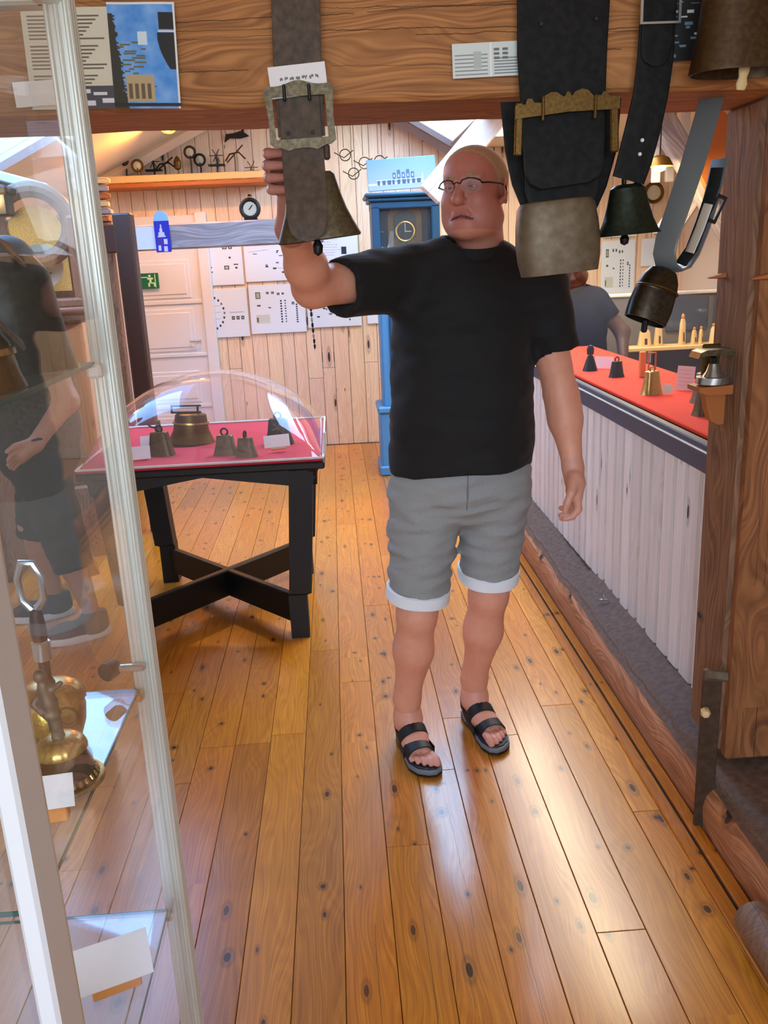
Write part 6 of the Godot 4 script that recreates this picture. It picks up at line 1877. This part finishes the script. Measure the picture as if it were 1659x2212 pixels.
		part("eyebrow", fin(xf(tube([Vector3(s * 0.014, 0.022, 0.0955), Vector3(s * 0.032, 0.027, 0.091), Vector3(s * 0.050, 0.022, 0.076)], [0.003, 0.0035, 0.002], 6), ht)), M.hair, o)
	var gl := []
	var hinge := []
	for s in [-1, 1]:
		var rim := []
		for q in [[0.010, 0.004], [0.014, 0.012], [0.028, 0.016], [0.044, 0.015], [0.056, 0.010], [0.060, 0.004]]:
			rim.append(Vector3(s * q[0], q[1], 0.111 - q[0] * q[0] * 6.0))
		gl.append(tube(rim, 0.0016, 6))
		gl.append(tube([rim[5], Vector3(s * 0.072, 0.006, 0.070), Vector3(s * 0.0815, 0.008, 0.02), Vector3(s * 0.083, 0.006, -0.012), Vector3(s * 0.082, -0.012, -0.026)], 0.0020, 6))
		hinge.append(s)
	gl.append(tube([Vector3(-0.010, 0.004, 0.1105), Vector3(0, 0.007, 0.1135), Vector3(0.010, 0.004, 0.1105)], 0.0015, 6))
	var gp := part("glasses", fin(xf(join(gl), ht)), M.black_iron, o, Vector3.ZERO, Vector3.ZERO, "thin dark rimmed glasses")
	for s in hinge:
		var ring := PackedVector3Array()
		for i in 20:
			var a := TAU * i / 20
			var x: float = 0.035 + 0.025 * cos(a)
			ring.append(ht * Vector3(s * x, -0.003 + 0.018 * sin(a), 0.111 - x * x * 6.0))
		var back := PackedVector3Array()
		for p in ring:
			back.append(p + ht.basis * Vector3(0, 0, -0.0012))
		part("lens", fin(loft([ring, back])), M.lens, gp)
	# T-shirt
	var t := Sdf.new()
	t.egg(Vector3(0.344, 1.10, -2.415), Vector3(0.203, 0.30, 0.180), 0.05)
	t.egg(Vector3(0.352, 1.33, -2.435), Vector3(0.196, 0.22, 0.135), 0.06)
	t.egg(Vector3(0.338, 0.95, -2.425), Vector3(0.203, 0.22, 0.162), 0.05)
	t.limb(Vector3(0.195, 1.440, -2.435), Vector3(0.34, 1.487, -2.45), 0.078, 0.072, 0.05)
	t.limb(Vector3(0.40, 1.485, -2.45), Vector3(0.550, 1.405, -2.445), 0.072, 0.076, 0.05)
	t.stump(shR, Vector3(0.018, 1.436, -2.262), 0.086, 0.074, 0.04)
	t.stump(shL, Vector3(0.612, 1.235, -2.44), 0.088, 0.068, 0.04)
	t.limb(shR.lerp(Vector3(0.018, 1.436, -2.262), 0.75), Vector3(0.01, 1.437, -2.256), 0.05, 0.056, 0.004, 1)
	t.limb(Vector3(0.600, 1.28, -2.44), Vector3(0.618, 1.20, -2.44), 0.048, 0.049, 0.004, 1)
	t.limb(Vector3(0.383, 1.475, -2.43), Vector3(0.39, 1.62, -2.42), 0.069, 0.080, 0.006, 1)
	t.keep(Vector3(0.02, -1.0, 0.10), Vector3(0.34, 0.915, -2.42), 0.006)
	t.wave = FastNoiseLite.new()
	t.wave.seed = 5
	t.wave.frequency = 1.0
	t.wave.fractal_octaves = 2
	t.wave_amp = 0.010
	t.wave_scale = Vector3(5.0, 12.0, 5.0)
	var shirt := part("t_shirt", blend_mesh([t.mesh(0.0085, base)]), M.cotton_black, o, Vector3.ZERO, Vector3.ZERO, "plain black short-sleeved T-shirt")
	var nk := []
	for i in 33:
		var a := TAU * i / 32
		nk.append(Vector3(0.386 + 0.079 * cos(a), 1.520 - 0.020 * sin(a) , -2.432 + 0.085 * sin(a)) - base)
	part("collar", fin(ribbon(nk, Vector3.UP, 0.030, 0.009), 60.0), M.cotton_black, shirt)
	# shorts with rolled pale cuffs
	var sh := Sdf.new()
	sh.egg(Vector3(0.337, 0.90, -2.43), Vector3(0.198, 0.16, 0.145), 0.04)
	sh.stump(Vector3(0.238, 0.86, -2.43), Vector3(0.204, 0.545, -2.425), 0.112, 0.089, 0.02)
	sh.stump(Vector3(0.437, 0.86, -2.435), Vector3(0.424, 0.580, -2.47), 0.112, 0.087, 0.02)
	sh.limb(Vector3(0.206, 0.58, -2.425), Vector3(0.203, 0.52, -2.425), 0.064, 0.068, 0.004, 1)
	sh.limb(Vector3(0.425, 0.61, -2.465), Vector3(0.424, 0.55, -2.47), 0.063, 0.067, 0.004, 1)
	sh.keep(Vector3(0, 1, 0), Vector3(0.3, 0.985, -2.4), 0.006)
	sh.wave = FastNoiseLite.new()
	sh.wave.seed = 9
	sh.wave.frequency = 1.0
	sh.wave.fractal_octaves = 2
	sh.wave_amp = 0.010
	sh.wave_scale = Vector3(6.0, 24.0, 6.0)
	var so := part("shorts", blend_mesh([sh.mesh(0.0075, base)]), M.shorts, o, Vector3.ZERO, Vector3.ZERO, "grey marled knee-length shorts")
	for q in [[Vector3(0.2045, 0.550, -2.425), Vector3(-0.034, -0.315, 0.005), 0.0905], [Vector3(0.4245, 0.585, -2.468), Vector3(-0.013, -0.28, -0.035), 0.0885]]:
		var dn: Vector3 = q[1].normalized()
		var sx := Vector3.RIGHT - dn * dn.x
		sx = sx.normalized()
		var sz := sx.cross(dn)
		var rings := []
		for w in [[-0.010, 0.0], [-0.006, 0.006], [0.026, 0.006], [0.030, 0.001], [0.026, -0.006], [-0.008, -0.004]]:
			var r := PackedVector3Array()
			for i in 36:
				var a := TAU * i / 36
				var rad: float = q[2] + w[1] + 0.0015 * sin(a * 5.0)
				r.append(q[0] - base + dn * (w[0] - 0.008 * sin(a)) + (sx * cos(a) + sz * sin(a)) * rad)
			rings.append(r)
		rings.append(rings[0])
		part("rolled_cuff", fin(loft(rings, false), 50.0), M.cuff, so, Vector3.ZERO, Vector3.ZERO, "pale rolled cuff")
	part("fly_seam", fin(tube([Vector3(0.337, 0.93, -2.2815) - base, Vector3(0.336, 0.86, -2.284) - base, Vector3(0.335, 0.80, -2.315) - base], 0.0022, 6)), M.sole_grey, so)
	sandal(o, base, hl, dl, 1.0, feet[0])
	sandal(o, base, hr, dr, -1.0, feet[1])

func visitors() -> void:
	# visitor beyond the glass case, walking to the left
	var base := Vector3(-1.25, 0, -3.6)
	var w := thing("person", "visitor in a dark patterned top, cropped dark trousers and sneakers beyond the glass case", "person", base)
	var tone := Color(0.46, 0.22, 0.14)
	var paint := func(p: Vector3) -> Color: return skin_paint(p, tone)
	var b := Sdf.new()
	b.egg(Vector3(-1.25, 1.10, -3.6), Vector3(0.13, 0.26, 0.15))
	b.limb(Vector3(-1.25, 0.80, -3.66), Vector3(-1.25, 0.80, -3.55), 0.12, 0.12)
	var an1 := Vector3(-1.105, 0.10, -3.52)
	var an2 := Vector3(-1.335, 0.11, -3.78)
	for q in [[Vector3(-1.24, 0.78, -3.54), Vector3(-1.175, 0.43, -3.53), an1], [Vector3(-1.26, 0.78, -3.67), Vector3(-1.36, 0.46, -3.70), an2]]:
		b.limb(q[0], q[1], 0.085, 0.056)
		b.limb(q[1], q[1].lerp(q[2], 0.35), 0.055, 0.054)
		b.limb(q[1].lerp(q[2], 0.35), q[2], 0.054, 0.034)
	var sh1 := Vector3(-1.13, 1.33, -3.44)
	var el1 := Vector3(-1.045, 1.03, -3.40)
	var wr1 := Vector3(-1.155, 0.885, -3.30)
	b.limb(sh1, el1, 0.055, 0.044)
	b.limb(el1, wr1, 0.043, 0.029)
	b.limb(Vector3(-1.25, 1.35, -3.75), Vector3(-1.40, 1.10, -3.72), 0.05, 0.04)
	b.limb(Vector3(-1.40, 1.10, -3.72), Vector3(-1.50, 0.95, -3.55), 0.04, 0.028)
	var pieces := [b.mesh(0.012, base, paint)]
	var h := Sdf.new()
	h.limb(el1.lerp(wr1, 0.75), wr1, 0.033, 0.028, 0.02)
	h.limb(wr1, wr1 + Vector3(-0.045, -0.030, 0.018), 0.028, 0.030, 0.02)
	var dirv := Vector3(-0.80, -0.45, 0.35).normalized()
	for i in 4:
		var side := Vector3(0.10, 0.75, 0.62).normalized() * (0.030 - i * 0.0195)
		var k := wr1 + Vector3(-0.050, -0.034, 0.018) + side
		var ln: float = [0.9, 1.0, 0.95, 0.78][i]
		var p1 := k + dirv * 0.036 * ln
		var p2 := p1 + (dirv + Vector3(0.1, -0.5, -0.2)).normalized() * 0.026 * ln
		h.limb(k, p1, 0.0115, 0.010, 0.006)
		h.limb(p1, p2, 0.010, 0.0085, 0.003)
	h.limb(wr1 + Vector3(-0.02, 0.012, 0.02), wr1 + Vector3(-0.055, 0.008, 0.050), 0.014, 0.0115, 0.012)
	h.limb(wr1 + Vector3(-0.055, 0.008, 0.050), wr1 + Vector3(-0.085, -0.010, 0.056), 0.0112, 0.0088, 0.003)
	pieces.append(h.mesh(0.0035, base, paint))
	var ht := Transform3D(Basis(Vector3.UP, deg_to_rad(-62.0)), Vector3(-1.27, 1.53, -3.58) - base)
	pieces.append(turned(head_sdf().mesh(0.005, Vector3.ZERO, paint), ht))
	part("body", blend_mesh(pieces), M.skin, w)
	var hair := Sdf.new()
	hair.egg(Vector3(0, 0.035, -0.020), Vector3(0.088, 0.088, 0.105), 0.02)
	hair.limb(Vector3(0, 0.0, -0.07), Vector3(0, -0.10, -0.075), 0.055, 0.035, 0.03)
	hair.keep(Vector3(0, -0.5, 0.86), Vector3(0, 0.05, 0.055), 0.012)
	part("hair", blend_mesh([turned(hair.mesh(0.006, Vector3.ZERO), ht)]), M.dark_hair, w)
	var t := Sdf.new()
	t.egg(Vector3(-1.25, 1.12, -3.6), Vector3(0.165, 0.30, 0.175), 0.05)
	t.egg(Vector3(-1.245, 0.90, -3.6), Vector3(0.175, 0.20, 0.175), 0.05)
	t.limb(Vector3(-1.20, 1.37, -3.5), Vector3(-1.26, 1.40, -3.66), 0.07, 0.07, 0.05)
	t.stump(sh1, Vector3(-1.085, 1.20, -3.42), 0.075, 0.066, 0.03)
	t.stump(Vector3(-1.25, 1.35, -3.75), Vector3(-1.33, 1.23, -3.74), 0.07, 0.06, 0.03)
	t.keep(Vector3(0, -1, 0), Vector3(0, 0.79, 0), 0.006)
	t.wave = noi
	t.wave_amp = 0.006
	t.wave_scale = Vector3(7, 12, 7)
	part("patterned_top", blend_mesh([t.mesh(0.011, base)]), mat("print_top", Color(1, 1, 1), 0.9, 0.0, blotch(Color(0.03, 0.03, 0.03), Color(0.20, 0.19, 0.17), 0.06, 61, 256, 6.0, 3), 3.0), w)
	var p := Sdf.new()
	p.egg(Vector3(-1.25, 0.80, -3.6), Vector3(0.165, 0.15, 0.17), 0.04)
	p.stump(Vector3(-1.235, 0.76, -3.53), Vector3(-1.150, 0.31, -3.525), 0.115, 0.082, 0.03)
	p.stump(Vector3(-1.265, 0.76, -3.68), Vector3(-1.362, 0.41, -3.72), 0.110, 0.078, 0.03)
	p.wave = noi
	p.wave_amp = 0.006
	p.wave_scale = Vector3(8, 18, 8)
	part("cropped_trousers", blend_mesh([p.mesh(0.010, base)]), M.cotton_dark, w)
	part("wrist_strap", fin(hoop(wr1.lerp(el1, 0.06) - base, 0.031, 0.006, Vector3(62, 40, 0), 20, 6)), M.rubber, w)
	for q in [[an1, Vector3(-0.90, 0, 0.42)], [an2, Vector3(-0.94, 0, 0.30)]]:
		var d: Vector3 = q[1].normalized()
		var a: Vector3 = q[0] - base
		a.y = 0.0
		var f := Sdf.new()
		f.limb(a + Vector3(0, 0.085, 0), a + Vector3(0, 0.05, 0), 0.046, 0.045, 0.03)
		f.limb(a + Vector3(0, 0.05, 0), a + d * 0.12 + Vector3(0, 0.045, 0), 0.045, 0.036, 0.03)
		f.limb(a + d * 0.12 + Vector3(0, 0.045, 0), a + d * 0.19 + Vector3(0, 0.038, 0), 0.038, 0.028, 0.03)
		f.limb(a - d * 0.04 + Vector3(0, 0.05, 0), a - d * 0.045 + Vector3(0, 0.10, 0), 0.026, 0.018, 0.02)
		f.keep(Vector3(0, -1, 0), Vector3(0, 0.022, 0), 0.003)
		var s := part("sneaker", blend_mesh([f.mesh(0.005, Vector3.ZERO)]), mat("sneaker_grey", Color(0.17, 0.21, 0.25), 0.75), w)
		var sole := []
		var sd := Vector3(d.z, 0, -d.x)
		for y in [[0.0, 0.96], [0.006, 1.0], [0.022, 1.02], [0.030, 0.97]]:
			var r := PackedVector3Array()
			for i in 24:
				var an := TAU * i / 24
				r.append(a + d * (0.078 + 0.150 * cos(an) * y[1]) + sd * (0.046 * sin(an) * (1.0 + 0.12 * cos(an))) * y[1] + Vector3.UP * (y[0] + 0.012 * pow(maxf(cos(an), 0.0), 3.0)))
			sole.append(r)
		part("sole", fin(loft(sole), 50.0), M.white_paint, s)
	# visitor leaning behind the far end of the counter
	base = Vector3(1.52, 0, -5.40)
	var v := thing("person", "person in a dark navy shirt leaning on one arm beyond the counter", "person", base)
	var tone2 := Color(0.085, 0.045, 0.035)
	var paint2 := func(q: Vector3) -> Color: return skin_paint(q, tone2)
	b = Sdf.new()
	b.egg(Vector3(1.50, 1.02, -5.42), Vector3(0.14, 0.24, 0.12))
	b.limb(Vector3(1.46, 0.80, -5.42), Vector3(1.58, 0.80, -5.42), 0.10, 0.10)
	b.limb(Vector3(1.45, 0.78, -5.42), Vector3(1.44, 0.05, -5.42), 0.08, 0.045)
	b.limb(Vector3(1.58, 0.78, -5.42), Vector3(1.60, 0.05, -5.42), 0.08, 0.045)
	b.limb(Vector3(1.62, 1.18, -5.38), Vector3(1.755, 1.01, -5.33), 0.056, 0.044)
	b.limb(Vector3(1.755, 1.01, -5.33), Vector3(1.735, 0.86, -5.24), 0.043, 0.030)
	b.limb(Vector3(1.37, 1.18, -5.40), Vector3(1.28, 0.98, -5.36), 0.055, 0.042)
	b.limb(Vector3(1.28, 0.98, -5.36), Vector3(1.30, 0.84, -5.24), 0.042, 0.030)
	pieces = [b.mesh(0.012, base, paint2)]
	for sg in [[Vector3(1.735, 0.86, -5.24), Vector3(-0.2, -0.9, 0.4)], [Vector3(1.30, 0.84, -5.24), Vector3(0.1, -0.9, 0.4)]]:
		h = Sdf.new()
		var dd: Vector3 = sg[1].normalized()
		h.limb(sg[0], sg[0] + dd * 0.06, 0.029, 0.030, 0.02)
		for i in 4:
			var k: Vector3 = sg[0] + dd * 0.07 + Vector3(0.030 - i * 0.02, 0, 0)
			h.limb(k, k + dd * 0.04, 0.0115, 0.010, 0.006)
			h.limb(k + dd * 0.04, k + dd * 0.06 + Vector3(0, 0, 0.015), 0.010, 0.0085, 0.003)
		h.limb(sg[0] + dd * 0.02, sg[0] + dd * 0.05 + Vector3(-0.045, 0, 0.01), 0.014, 0.010, 0.01)
		pieces.append(h.mesh(0.0045, base, paint2))
	ht = Transform3D(Basis(Vector3.UP, deg_to_rad(-20.0)) * Basis(Vector3.RIGHT, 0.5), Vector3(1.44, 1.42, -5.30) - base)
	pieces.append(turned(head_sdf().mesh(0.006, Vector3.ZERO, paint2), ht))
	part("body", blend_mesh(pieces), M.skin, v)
	hair = Sdf.new()
	hair.egg(Vector3(0, 0.033, -0.018), Vector3(0.085, 0.086, 0.104), 0.02)
	hair.keep(Vector3(0, -0.5, 0.86), Vector3(0, 0.05, 0.055), 0.012)
	part("hair", blend_mesh([turned(hair.mesh(0.007, Vector3.ZERO), ht)]), M.dark_hair, v)
	t = Sdf.new()
	t.egg(Vector3(1.50, 1.04, -5.42), Vector3(0.185, 0.27, 0.15), 0.05)
	t.egg(Vector3(1.51, 0.86, -5.42), Vector3(0.18, 0.16, 0.15), 0.05)
	t.limb(Vector3(1.38, 1.20, -5.42), Vector3(1.61, 1.20, -5.42), 0.08, 0.08, 0.05)
	t.stump(Vector3(1.62, 1.18, -5.38), Vector3(1.69, 1.09, -5.35), 0.075, 0.064, 0.03)
	t.stump(Vector3(1.37, 1.18, -5.40), Vector3(1.32, 1.07, -5.38), 0.073, 0.062, 0.03)
	t.keep(Vector3(0, -1, 0), Vector3(0, 0.74, 0), 0.006)
	t.wave = noi
	t.wave_amp = 0.006
	t.wave_scale = Vector3(7, 10, 7)
	part("navy_shirt", blend_mesh([t.mesh(0.012, base)]), M.cotton_navy, v)
	p = Sdf.new()
	p.egg(Vector3(1.52, 0.74, -5.42), Vector3(0.165, 0.13, 0.14), 0.04)
	p.limb(Vector3(1.45, 0.72, -5.42), Vector3(1.44, 0.08, -5.42), 0.10, 0.07, 0.03)
	p.limb(Vector3(1.58, 0.72, -5.42), Vector3(1.60, 0.08, -5.42), 0.10, 0.07, 0.03)
	part("trousers", blend_mesh([p.mesh(0.014, base)]), M.cotton_dark, v)
	for x in [1.44, 1.60]:
		part("shoe", fin(loft([PackedVector3Array([Vector3(x - 0.05, 0, -5.5) - base, Vector3(x + 0.05, 0, -5.5) - base, Vector3(x + 0.05, 0, -5.28) - base, Vector3(x - 0.05, 0, -5.28) - base]), PackedVector3Array([Vector3(x - 0.04, 0.07, -5.49) - base, Vector3(x + 0.04, 0.07, -5.49) - base, Vector3(x + 0.035, 0.045, -5.30) - base, Vector3(x - 0.035, 0.045, -5.30) - base])]), 30.0), M.rubber, v)
